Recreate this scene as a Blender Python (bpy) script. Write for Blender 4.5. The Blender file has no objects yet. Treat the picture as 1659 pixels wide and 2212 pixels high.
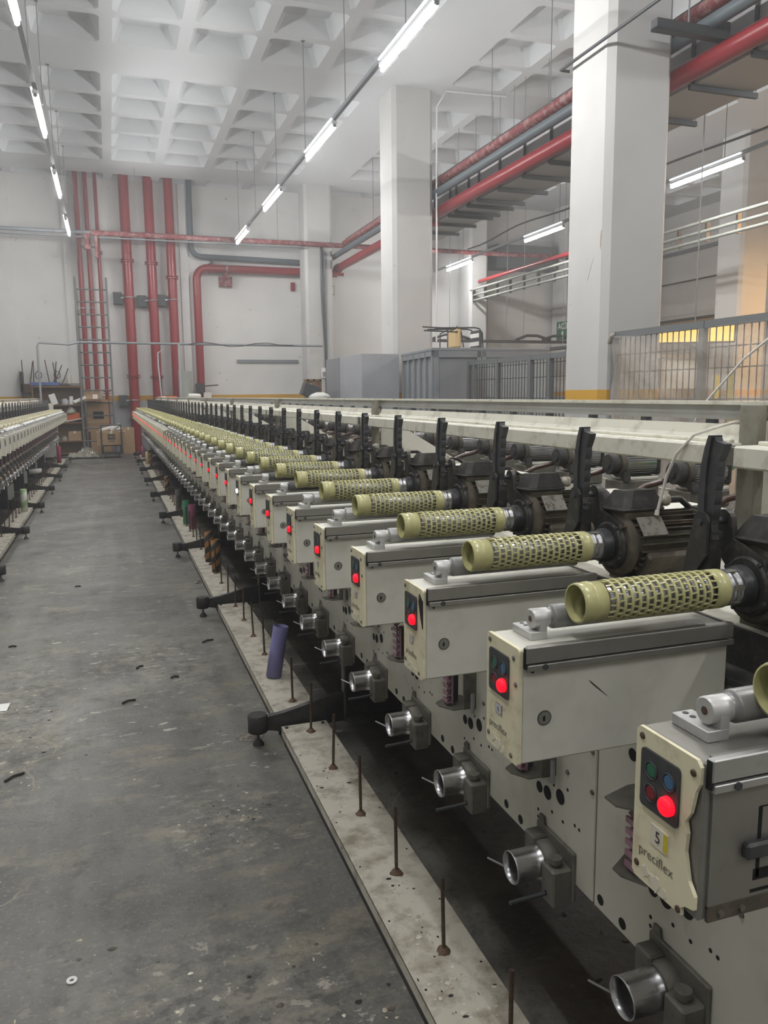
import bpy, math, random
from mathutils import Vector, Matrix
R_ = random.Random(7)
PI = math.pi
C = bpy.context.scene.collection
sc = bpy.context.scene

# ------------------------------------------------------------------ camera
F_PX, YAW, PITCH, ROLL, EYE = 1719.75, 0.328006, -0.146936, 0.009628, 1.734
cy, sy, cp, sp, cr, sr = math.cos(YAW), math.sin(YAW), math.cos(PITCH), math.sin(PITCH), math.cos(ROLL), math.sin(ROLL)
fw = Vector((sy*cp, cy*cp, sp)); rt = Vector((cy, -sy, 0)); dn = fw.cross(rt)
r2 = rt*cr + dn*sr; d2 = -rt*sr + dn*cr
cam = bpy.data.cameras.new('camera'); camo = bpy.data.objects.new('camera', cam); C.objects.link(camo)
m3 = Matrix((r2, -d2, -fw)).transposed()
camo.matrix_world = Matrix.Translation((0, 0, EYE)) @ m3.to_4x4()
cam.sensor_fit = 'HORIZONTAL'; cam.sensor_width = 36.0; cam.lens = F_PX/1659*36.0
cam.clip_start = 0.05; cam.clip_end = 200
sc.camera = camo

# ------------------------------------------------------------------ light levels, world, exposure
LAMP = 230.0         # luminous strength of the fluorescent tubes
WARM = 1.4           # strength of the warm work lamps in the hall beyond the mesh fence
EXPO = 0.0
HAZE = 0.0068        # density of the haze volume throughout the hall
w = bpy.data.worlds.new('world'); sc.world = w; w.use_nodes = True
w.node_tree.nodes['Background'].inputs[0].default_value = (0.75, 0.85, 1.0, 1)
w.node_tree.nodes['Background'].inputs[1].default_value = 0.0
# thin haze filling the air of the hall
hz = w.node_tree.nodes.new('ShaderNodeVolumeScatter'); hz.inputs['Color'].default_value = (0.95, 0.97, 1.0, 1)
hz.inputs['Density'].default_value = HAZE; hz.inputs['Anisotropy'].default_value = 0.2
w.node_tree.links.new(hz.outputs[0], w.node_tree.nodes['World Output'].inputs['Volume'])
vs = sc.view_settings
vs.view_transform = 'Standard'; vs.look = 'None'; vs.exposure = EXPO; vs.gamma = 1.0; vs.use_curve_mapping = False
sc.cycles.use_adaptive_sampling = True; sc.cycles.adaptive_threshold = 0.11; sc.cycles.adaptive_min_samples = 16
sc.cycles.max_bounces = 5; sc.cycles.diffuse_bounces = 4; sc.cycles.glossy_bounces = 2
sc.cycles.transmission_bounces = 4; sc.cycles.transparent_max_bounces = 8
sc.cycles.caustics_reflective = False; sc.cycles.caustics_refractive = False
sc.cycles.sample_clamp_indirect = 4.0

# ------------------------------------------------------------------ materials
MATS = {}
def mat(name, col, rough=0.5, metal=0.0, dirt=0.0, dcol=(0.1, 0.09, 0.07), scale=6.0, bump=0.0, bscale=60.0, spec=0.5, lo=0.45, hi=0.7):
    m = bpy.data.materials.new(name); m.use_nodes = True; nt = m.node_tree; n = nt.nodes; l = nt.links
    b = n['Principled BSDF']
    b.inputs['Base Color'].default_value = (*col, 1); b.inputs['Roughness'].default_value = rough
    b.inputs['Metallic'].default_value = metal; b.inputs['Specular IOR Level'].default_value = spec
    if dirt > 0 or bump > 0:
        tc = n.new('ShaderNodeTexCoord'); oi = n.new('ShaderNodeObjectInfo')
        ad = n.new('ShaderNodeVectorMath'); ad.operation = 'ADD'
        ml = n.new('ShaderNodeMath'); ml.operation = 'MULTIPLY'; ml.inputs[1].default_value = 37.0
        l.new(oi.outputs['Random'], ml.inputs[0]); l.new(tc.outputs['Object'], ad.inputs[0]); l.new(ml.outputs[0], ad.inputs[1])
    if dirt > 0:
        nz = n.new('ShaderNodeTexNoise'); nz.inputs['Scale'].default_value = scale; nz.inputs['Detail'].default_value = 4; nz.inputs['Roughness'].default_value = 0.65
        l.new(ad.outputs[0], nz.inputs['Vector'])
        mr = n.new('ShaderNodeMapRange'); mr.inputs[1].default_value = lo; mr.inputs[2].default_value = hi; mr.inputs[3].default_value = 0; mr.inputs[4].default_value = dirt
        l.new(nz.outputs['Fac'], mr.inputs[0])
        mx = n.new('ShaderNodeMix'); mx.data_type = 'RGBA'
        mx.inputs[6].default_value = (*col, 1); mx.inputs[7].default_value = (*dcol, 1)
        l.new(mr.outputs[0], mx.inputs[0]); l.new(mx.outputs[2], b.inputs['Base Color'])
    if bump > 0:
        nb = n.new('ShaderNodeTexNoise'); nb.inputs['Scale'].default_value = bscale; nb.inputs['Detail'].default_value = 2
        l.new(ad.outputs[0], nb.inputs['Vector'])
        bp = n.new('ShaderNodeBump'); bp.inputs['Strength'].default_value = bump; bp.inputs['Distance'].default_value = 0.002
        l.new(nb.outputs['Fac'], bp.inputs['Height']); l.new(bp.outputs[0], b.inputs['Normal'])
    MATS[name] = m
    return m
def emit(name, col, strength):
    m = bpy.data.materials.new(name); m.use_nodes = True; b = m.node_tree.nodes['Principled BSDF']
    b.inputs['Base Color'].default_value = (*col, 1); b.inputs['Emission Color'].default_value = (*col, 1)
    b.inputs['Emission Strength'].default_value = strength; MATS[name] = m
    m.cycles.emission_sampling = 'FRONT' if strength > 100 else 'NONE'
    return m
M = MATS
mat('cover_grey', (0.63, 0.62, 0.55), 0.42, 0, 0.5, (0.38, 0.36, 0.29), 9, lo=0.5, hi=0.8)
mat('plate_cream', (0.74, 0.695, 0.49), 0.5, 0, 0.7, (0.36, 0.31, 0.18), 22, lo=0.52, hi=0.78)
mat('plate_pale', (0.60, 0.58, 0.48), 0.5, 0, 0.5, (0.30, 0.28, 0.22), 18, lo=0.5, hi=0.8)
mat('panel_paint', (0.53, 0.515, 0.44), 0.36, 0, 0.5, (0.22, 0.2, 0.15), 5, lo=0.5, hi=0.8)
mat('beam_paint', (0.76, 0.745, 0.645), 0.45, 0, 0.7, (0.30, 0.26, 0.19), 14, lo=0.5, hi=0.75)
mat('tray_paint', (0.57, 0.54, 0.455), 0.55, 0, 0.85, (0.22, 0.18, 0.13), 11, 0.15, 90, lo=0.46, hi=0.70)
mat('tube_resin', (0.49, 0.47, 0.23), 0.24, 0, 0.25, (0.36, 0.31, 0.16), 30, lo=0.55, hi=0.8)
mat('tube_resin_pale', (0.62, 0.58, 0.40), 0.4)
mat('post_paint', (0.30, 0.29, 0.235), 0.6, 0, 0.7, (0.15, 0.13, 0.10), 16)
mat('rail_paint', (0.36, 0.36, 0.335), 0.45, 0, 0.5, (0.22, 0.2, 0.17), 8)
mat('black_plastic', (0.045, 0.047, 0.052), 0.42, 0, 0.6, (0.10, 0.10, 0.095), 40, lo=0.5, hi=0.75)
mat('hinge_black', (0.035, 0.035, 0.035), 0.45, 0.2, 0.7, (0.12, 0.11, 0.095), 35, lo=0.48, hi=0.72)
mat('motor_dust', (0.085, 0.075, 0.058), 0.75, 0.15, 0.8, (0.17, 0.14, 0.10), 24, 0.4, 120, lo=0.45, hi=0.72)
mat('motor_black', (0.03, 0.03, 0.03), 0.7, 0, 0.7, (0.11, 0.095, 0.075), 24, lo=0.48, hi=0.75)
mat('name_metal', (0.42, 0.41, 0.38), 0.45, 0.6, 0.8, (0.12, 0.10, 0.08), 60, lo=0.5, hi=0.66)
mat('aluminium', (0.50, 0.50, 0.49), 0.38, 0.75, 0.3, (0.25, 0.24, 0.22), 30, lo=0.5, hi=0.8)
mat('rail_alu', (0.30, 0.29, 0.265), 0.42, 0.6, 0.35, (0.18, 0.165, 0.14), 24, lo=0.5, hi=0.8)
mat('steel', (0.42, 0.42, 0.43), 0.38, 0.9, 0.4, (0.25, 0.24, 0.23), 40, lo=0.5, hi=0.75)
mat('chrome', (0.52, 0.52, 0.53), 0.27, 0.95, 0.5, (0.26, 0.245, 0.22), 30, lo=0.5, hi=0.75)
mat('cast_grey', (0.17, 0.16, 0.135), 0.6, 0.35, 0.7, (0.075, 0.068, 0.052), 18, 0.3, 150, lo=0.45, hi=0.72)
mat('bracket_alu', (0.55, 0.55, 0.54), 0.42, 0.5, 0.35, (0.32, 0.31, 0.28), 40, lo=0.5, hi=0.8)
mat('roller_grey', (0.28, 0.28, 0.275), 0.35, 0.35, 0.3, (0.16, 0.16, 0.15), 20)
mat('roller_dark', (0.10, 0.10, 0.105), 0.4, 0.2, 0.3, (0.18, 0.18, 0.17), 20)
mat('roller_white', (0.82, 0.83, 0.84), 0.35)  # near-white colour stands in for lamp light reflected off the left rollers
mat('dark_hole', (0.006, 0.006, 0.006), 0.9)
mat('rust', (0.085, 0.05, 0.033), 0.75, 0.3, 0.8, (0.15, 0.11, 0.08), 90, 0.3, 200)
mat('rust_washer', (0.16, 0.10, 0.065), 0.8, 0.2, 0.7, (0.08, 0.05, 0.035), 80)
mat('leg_black', (0.025, 0.025, 0.027), 0.5, 0, 0.5, (0.075, 0.07, 0.06), 10)
mat('pink', (0.36, 0.20, 0.26), 0.5, 0, 0.6, (0.20, 0.14, 0.15), 40)
mat('btn_green', (0.02, 0.13, 0.07), 0.3); mat('btn_blue', (0.05, 0.14, 0.27), 0.3); mat('btn_red', (0.20, 0.015, 0.02), 0.3)
mat('label_white', (0.55, 0.56, 0.60), 0.5); mat('print_grey', (0.16, 0.155, 0.12), 0.6); mat('print_black', (0.02, 0.02, 0.02), 0.6)
mat('sticker_pale', (0.66, 0.63, 0.52), 0.7)
emit('lamp_red', (1.0, 0.004, 0.02), 1.25)
emit('lamp_white', (1.0, 1.0, 1.0), 3.0)
mat('lamp_off', (0.06, 0.015, 0.02), 0.3)
emit('tube_light', (1.0, 0.99, 0.975), LAMP); emit('strip_light', (0.97, 0.98, 1.0), 3.0)
emit('warm_light', (1.0, 0.62, 0.16), WARM); emit('bay_light', (1.0, 0.58, 0.24), 1300.0)
mat('fixture_white', (0.75, 0.76, 0.77), 0.4)
mat('grey_trunk', (0.25, 0.27, 0.29), 0.5, 0.2)
mat('rod_steel', (0.25, 0.25, 0.25), 0.5, 0.5)
mat('red_paint', (0.25, 0.014, 0.022), 0.32, 0, 0.3, (0.18, 0.02, 0.024), 5)
mat('red_dusty', (0.19, 0.03, 0.035), 0.6, 0, 0.85, (0.34, 0.22, 0.21), 7, lo=0.46, hi=0.62)
mat('blue_grey', (0.10, 0.125, 0.14), 0.45)
mat('duct_grey', (0.48, 0.485, 0.49), 0.5, 0.3, 0.3, (0.55, 0.53, 0.50), 3)
mat('iron_dark', (0.06, 0.065, 0.07), 0.5, 0.3)
mat('cabin_grey', (0.23, 0.245, 0.265), 0.45, 0.1, 0.35, (0.30, 0.31, 0.32), 2.0)
mat('cabin_light', (0.36, 0.375, 0.40), 0.5, 0, 0.4, (0.24, 0.25, 0.27), 1.5)
mat('fence_grey', (0.14, 0.15, 0.155), 0.5, 0.2)
mat('wood', (0.23, 0.125, 0.06), 0.6, 0, 0.6, (0.12, 0.06, 0.03), 14)
mat('shelf_wood', (0.20, 0.13, 0.07), 0.55, 0, 0.5, (0.13, 0.08, 0.04), 6)
mat('chip_brown', (0.33, 0.24, 0.14), 0.9, 0, 0.8, (0.55, 0.5, 0.42), 30)
mat('cardboard', (0.42, 0.28, 0.16), 0.8, 0, 0.4, (0.30, 0.19, 0.10), 8)
mat('plastic_film', (0.33, 0.315, 0.26), 0.2, 0, 0.7, (0.12, 0.11, 0.085), 9, 0.8, 14)
mat('paper_white', (0.8, 0.8, 0.78), 0.8)
mat('orange', (0.55, 0.12, 0.03), 0.5)
mat('blue_box', (0.08, 0.14, 0.36), 0.5)
mat('ladder_grey', (0.13, 0.14, 0.14), 0.5, 0.4)
mat('purple_tube', (0.22, 0.21, 0.42), 0.7, 0, 0.3, (0.16, 0.15, 0.32), 20)
mat('green_tube', (0.05, 0.27, 0.14), 0.7); mat('pink_tube', (0.32, 0.10, 0.18), 0.7); mat('magenta_tube', (0.35, 0.03, 0.10), 0.7)
mat('grey_tube', (0.13, 0.13, 0.125), 0.7); mat('cream_tube', (0.6, 0.45, 0.25), 0.7); mat('white_tube', (0.72, 0.72, 0.68), 0.7)
mat('tank_grey', (0.27, 0.28, 0.25), 0.6, 0, 0.5, (0.18, 0.19, 0.17), 3)
mat('green_sign', (0.01, 0.09, 0.045), 0.5); mat('sign_text', (0.75, 0.8, 0.7), 0.6)
mat('lint', (0.52, 0.46, 0.36), 0.95, 0, 0.6, (0.25, 0.2, 0.14), 60)
mat('debris_dark', (0.03, 0.028, 0.025), 0.9); mat('cord_white', (0.75, 0.72, 0.66), 0.8)
mat('hose_brown', (0.06, 0.03, 0.022), 0.25); mat('nut_tan', (0.45, 0.42, 0.36), 0.5, 0.3)
mat('yellow_fence', (0.55, 0.47, 0.05), 0.5); mat('tan_seat', (0.62, 0.45, 0.22), 0.6)
mat('stripe_yellow', (0.6, 0.5, 0.04), 0.5); mat('stripe_green', (0.03, 0.30, 0.08), 0.5)

def spiral_mat(name, a, b, turns, width, starts=-2):
    """spiral wound paper tube: two colours winding round the tube's own axis"""
    m = mat(name, a, 0.65); nt = m.node_tree; n = nt.nodes; l = nt.links
    tc = n.new('ShaderNodeTexCoord'); sx = n.new('ShaderNodeSeparateXYZ'); l.new(tc.outputs['Object'], sx.inputs[0])
    at = n.new('ShaderNodeMath'); at.operation = 'ARCTAN2'; l.new(sx.outputs[1], at.inputs[0]); l.new(sx.outputs[0], at.inputs[1])
    dv = n.new('ShaderNodeMath'); dv.operation = 'DIVIDE'; dv.inputs[1].default_value = 2*PI/starts; l.new(at.outputs[0], dv.inputs[0])
    mz = n.new('ShaderNodeMath'); mz.operation = 'MULTIPLY_ADD'; mz.inputs[1].default_value = turns; l.new(sx.outputs[2], mz.inputs[0]); l.new(dv.outputs[0], mz.inputs[2])
    fr = n.new('ShaderNodeMath'); fr.operation = 'FRACT'; l.new(mz.outputs[0], fr.inputs[0])
    gt = n.new('ShaderNodeMath'); gt.operation = 'GREATER_THAN'; gt.inputs[1].default_value = width; l.new(fr.outputs[0], gt.inputs[0])
    mx = n.new('ShaderNodeMix'); mx.data_type = 'RGBA'; mx.inputs[6].default_value = (*a, 1); mx.inputs[7].default_value = (*b, 1)
    l.new(gt.outputs[0], mx.inputs[0]); l.new(mx.outputs[2], n['Principled BSDF'].inputs['Base Color'])
spiral_mat('spiral_orange', (0.36, 0.17, 0.05), (0.022, 0.03, 0.03), 8.5, 0.5)
spiral_mat('spiral_mint', (0.66, 0.68, 0.60), (0.34, 0.52, 0.24), 5.0, 0.6, -1)

# wall paint: white above, ochre stripe, grey dado below, in world height
def wall_mat(name, white, dado, z0=1.60, z1=1.765, yellow=(0.58, 0.33, 0.045)):
    m = bpy.data.materials.new(name); m.use_nodes = True; nt = m.node_tree; n = nt.nodes; l = nt.links
    b = n['Principled BSDF']; b.inputs['Roughness'].default_value = 0.6; b.inputs['Specular IOR Level'].default_value = 0.3
    g = n.new('ShaderNodeNewGeometry'); s = n.new('ShaderNodeSeparateXYZ'); l.new(g.outputs['Position'], s.inputs[0])
    nz = n.new('ShaderNodeTexNoise'); nz.inputs['Scale'].default_value = 1.3; nz.inputs['Detail'].default_value = 4; nz.inputs['Roughness'].default_value = 0.6
    l.new(g.outputs['Position'], nz.inputs['Vector'])
    def mrange(src, a, b_, c, d):
        r = n.new('ShaderNodeMapRange'); r.inputs[1].default_value = a; r.inputs[2].default_value = b_; r.inputs[3].default_value = c; r.inputs[4].default_value = d
        l.new(src, r.inputs[0]); return r.outputs[0]
    def mix(f, a, b_):
        x = n.new('ShaderNodeMix'); x.data_type = 'RGBA'
        if isinstance(f, float): x.inputs[0].default_value = f
        else: l.new(f, x.inputs[0])
        for i, v in ((6, a), (7, b_)):
            if isinstance(v, tuple): x.inputs[i].default_value = (*v, 1)
            else: l.new(v, x.inputs[i])
        return x.outputs[2]
    wcol = mix(mrange(nz.outputs['Fac'], 0.45, 0.75, 0, 0.35), white, tuple(c*0.8 for c in white))
    n2 = n.new('ShaderNodeTexNoise'); n2.inputs['Scale'].default_value = 4.5; n2.inputs['Detail'].default_value = 4
    l.new(g.outputs['Position'], n2.inputs['Vector'])
    wcol = mix(mrange(n2.outputs['Fac'], 0.70, 0.74, 0, 0.5), wcol, (0.32, 0.30, 0.27))
    dcol = mix(mrange(nz.outputs['Fac'], 0.45, 0.7, 0, 0.5), dado, tuple(c*0.7 for c in dado))
    def gt(v):
        k = n.new('ShaderNodeMath'); k.operation = 'GREATER_THAN'; k.inputs[1].default_value = v; l.new(s.outputs[2], k.inputs[0]); return k.outputs[0]
    c1 = mix(gt(z0), dcol, yellow); c2 = mix(gt(z1), c1, wcol)
    l.new(c2, b.inputs['Base Color']); MATS[name] = m
wall_mat('wall_paint', (0.70, 0.70, 0.685), (0.42, 0.44, 0.46))
wall_mat('column_paint', (0.52, 0.52, 0.51), (0.44, 0.45, 0.45))
mat('ceiling_paint', (0.63, 0.65, 0.67), 0.8, 0, 0.3, (0.56, 0.575, 0.59), 0.8, lo=0.45, hi=0.75)

# floor: worn grey concrete with tyre-worn lanes, chips, stains and cracks; oily under the machines
def floor_mat():
    m = bpy.data.materials.new('floor_concrete'); m.use_nodes = True; nt = m.node_tree; n = nt.nodes; l = nt.links
    b = n['Principled BSDF']; g = n.new('ShaderNodeNewGeometry'); P = g.outputs['Position']
    def noise(scale, detail=8, rough=0.6, sx=1.0, sy=1.0, off=0.0):
        mp = n.new('ShaderNodeMapping'); mp.inputs['Scale'].default_value = (sx, sy, 1); mp.inputs['Location'].default_value = (off, off*1.7, 0)
        l.new(P, mp.inputs[0]); t = n.new('ShaderNodeTexNoise'); t.inputs['Scale'].default_value = scale; t.inputs['Detail'].default_value = detail; t.inputs['Roughness'].default_value = rough
        l.new(mp.outputs[0], t.inputs['Vector']); return t.outputs['Fac']
    def rng(src, a, b_, c=0.0, d=1.0):
        r = n.new('ShaderNodeMapRange'); r.inputs[1].default_value = a; r.inputs[2].default_value = b_; r.inputs[3].default_value = c; r.inputs[4].default_value = d
        l.new(src, r.inputs[0]); return r.outputs[0]
    def mul(a, b_):
        k = n.new('ShaderNodeMath'); k.operation = 'MULTIPLY'; l.new(a, k.inputs[0])
        if isinstance(b_, float): k.inputs[1].default_value = b_
        else: l.new(b_, k.inputs[1])
        return k.outputs[0]
    def mix(f, a, b_):
        x = n.new('ShaderNodeMix'); x.data_type = 'RGBA'; l.new(f, x.inputs[0])
        for i, v in ((6, a), (7, b_)):
            if isinstance(v, tuple): x.inputs[i].default_value = (*v, 1)
            else: l.new(v, x.inputs[i])
        return x.outputs[2]
    base = mix(rng(noise(0.8, 7, 0.68), 0.36, 0.66), (0.078, 0.076, 0.069), (0.172, 0.166, 0.150))
    base = mix(rng(noise(0.7, 4, 0.62, 4.0, 0.22, 4), 0.50, 0.70, 0, 0.6), base, (0.235, 0.228, 0.206))
    base = mix(rng(noise(2.6, 5, 0.75, 0.8, 1.6, 9), 0.53, 0.64, 0, 0.55), base, (0.245, 0.22, 0.16))
    base = mix(rng(noise(5.5, 5, 0.72, 1, 1, 31), 0.54, 0.64, 0, 0.6), base, (0.055, 0.053, 0.048))
    base = mix(rng(noise(30, 3, 0.7, 1, 1, 2), 0.56, 0.70, 0, 0.6), base, (0.06, 0.058, 0.053))
    base = mix(mul(rng(noise(7, 5, 0.7, 0.5, 1.5, 41), 0.60, 0.66), rng(noise(0.55, 1, 0.5, 1, 1, 44), 0.45, 0.6)), base, (0.30, 0.28, 0.23))
    chips = mul(rng(noise(11, 3, 0.55, 0.7, 1.3, 6), 0.645, 0.665), rng(noise(0.8, 1, 0.5, 1, 1, 12), 0.46, 0.58))
    base = mix(rng(noise(60, 2, 0.75, 1, 1, 71), 0.57, 0.66, 0, 0.45), base, (0.26, 0.245, 0.205))
    base = mix(chips, base, (0.42, 0.40, 0.34))
    def near(x, y, rx, ry):
        mp = n.new('ShaderNodeMapping'); mp.vector_type = 'POINT'; mp.inputs['Location'].default_value = (-x/rx, -y/ry, 0); mp.inputs['Scale'].default_value = (1/rx, 1/ry, 0); l.new(P, mp.inputs[0])
        ln = n.new('ShaderNodeVectorMath'); ln.operation = 'LENGTH'; l.new(mp.outputs[0], ln.inputs[0]); return rng(ln.outputs['Value'], 1.0, 0.3)
    msk = None
    for (x, y, rx, ry) in ((.25, 1.95, .75, .7), (-.65, 4.6, .55, 1.6), (.4, 3.1, .45, .5), (.2, 5.2, .6, .9)):
        q = near(x, y, rx, ry)
        if msk is None: msk = q
        else:
            mxn = n.new('ShaderNodeMath'); mxn.operation = 'MAXIMUM'; l.new(msk, mxn.inputs[0]); l.new(q, mxn.inputs[1]); msk = mxn.outputs[0]
    pn = noise(6.5, 6, 0.72, .8, 1.3, 51); pf = noise(16, 5, 0.7, .9, 1.1, 54)
    base = mix(mul(msk, rng(pn, 0.46, 0.62, 0, 0.75)), base, (0.27, 0.25, 0.20))
    base = mix(mul(msk, rng(pf, 0.47, 0.40, 0, 0.7)), base, (0.055, 0.052, 0.046))
    base = mix(mul(msk, rng(pf, 0.60, 0.64, 0, 0.8)), base, (0.46, 0.43, 0.36))
    # cracks
    dm = n.new('ShaderNodeTexNoise'); dm.inputs['Scale'].default_value = 2.5; dm.inputs['Detail'].default_value = 4; l.new(P, dm.inputs['Vector'])
    ad = n.new('ShaderNodeVectorMath'); ad.operation = 'MULTIPLY_ADD'; l.new(dm.outputs['Color'], ad.inputs[0]); ad.inputs[1].default_value = (0.6, 0.6, 0); l.new(P, ad.inputs[2])
    vo = n.new('ShaderNodeTexVoronoi'); vo.feature = 'DISTANCE_TO_EDGE'; vo.inputs['Scale'].default_value = 0.55; l.new(ad.outputs[0], vo.inputs['Vector'])
    cr_ = mul(rng(vo.outputs['Distance'], 0.0045, 0.0012), rng(noise(1.4, 1, 0.5, 1, 1, 3), 0.48, 0.56))
    base = mix(mul(cr_, 0.7), base, (0.27, 0.24, 0.18))
    # oil soaked strip under each machine (x between the trays and the far side)
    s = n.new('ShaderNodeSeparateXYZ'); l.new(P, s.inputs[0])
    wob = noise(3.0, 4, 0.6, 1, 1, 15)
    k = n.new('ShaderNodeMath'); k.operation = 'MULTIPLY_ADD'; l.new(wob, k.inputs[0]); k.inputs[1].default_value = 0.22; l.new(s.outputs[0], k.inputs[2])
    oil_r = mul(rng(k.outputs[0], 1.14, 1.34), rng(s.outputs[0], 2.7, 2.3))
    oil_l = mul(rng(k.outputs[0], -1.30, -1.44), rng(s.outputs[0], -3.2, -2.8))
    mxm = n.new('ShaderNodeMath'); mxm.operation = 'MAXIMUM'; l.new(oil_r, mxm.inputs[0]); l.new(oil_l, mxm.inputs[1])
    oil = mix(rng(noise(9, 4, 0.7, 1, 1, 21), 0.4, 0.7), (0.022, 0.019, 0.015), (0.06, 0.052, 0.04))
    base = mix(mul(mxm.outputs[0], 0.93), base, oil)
    l.new(base, b.inputs['Base Color'])
    l.new(rng(noise(2.2, 2, 0.6, 1, 1, 5), 0.3, 0.7, 0.42, 0.62), b.inputs['Roughness'])
    bp = n.new('ShaderNodeBump'); bp.inputs['Strength'].default_value = 0.35; bp.inputs['Distance'].default_value = 0.004
    l.new(noise(35, 3, 0.7), bp.inputs['Height']); l.new(bp.outputs[0], b.inputs['Normal'])
    MATS['floor_concrete'] = m
floor_mat()
# clear dusty plastic sheet: partly see-through
def film_mat():
    m = bpy.data.materials.new('clear_sheet'); m.use_nodes = True; nt = m.node_tree; n = nt.nodes; l = nt.links
    out = n['Material Output']; b = n['Principled BSDF']
    b.inputs['Base Color'].default_value = (0.62, 0.59, 0.54, 1); b.inputs['Roughness'].default_value = 0.3
    tr = n.new('ShaderNodeBsdfTransparent'); tl = n.new('ShaderNodeBsdfTranslucent'); tl.inputs[0].default_value = (0.75, 0.71, 0.64, 1)
    a = n.new('ShaderNodeMixShader'); a.inputs[0].default_value = 0.5; l.new(b.outputs[0], a.inputs[1]); l.new(tl.outputs[0], a.inputs[2])
    c = n.new('ShaderNodeMixShader'); l.new(tr.outputs[0], c.inputs[1]); l.new(a.outputs[0], c.inputs[2])
    tc = n.new('ShaderNodeTexCoord'); nz = n.new('ShaderNodeTexNoise'); nz.inputs['Scale'].default_value = 2.5; nz.inputs['Detail'].default_value = 6; l.new(tc.outputs['Object'], nz.inputs['Vector'])
    r = n.new('ShaderNodeMapRange'); r.inputs[1].default_value = 0.35; r.inputs[2].default_value = 0.7; r.inputs[3].default_value = 0.36; r.inputs[4].default_value = 0.45; l.new(nz.outputs['Fac'], r.inputs[0]); l.new(r.outputs[0], c.inputs[0])
    l.new(c.outputs[0], out.inputs[0]); MATS['clear_sheet'] = m
film_mat()
m = mat('window_pane', (0.7, 0.8, 0.85), 0.08); m.node_tree.nodes['Principled BSDF'].inputs['Alpha'].default_value = 0.25

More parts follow.
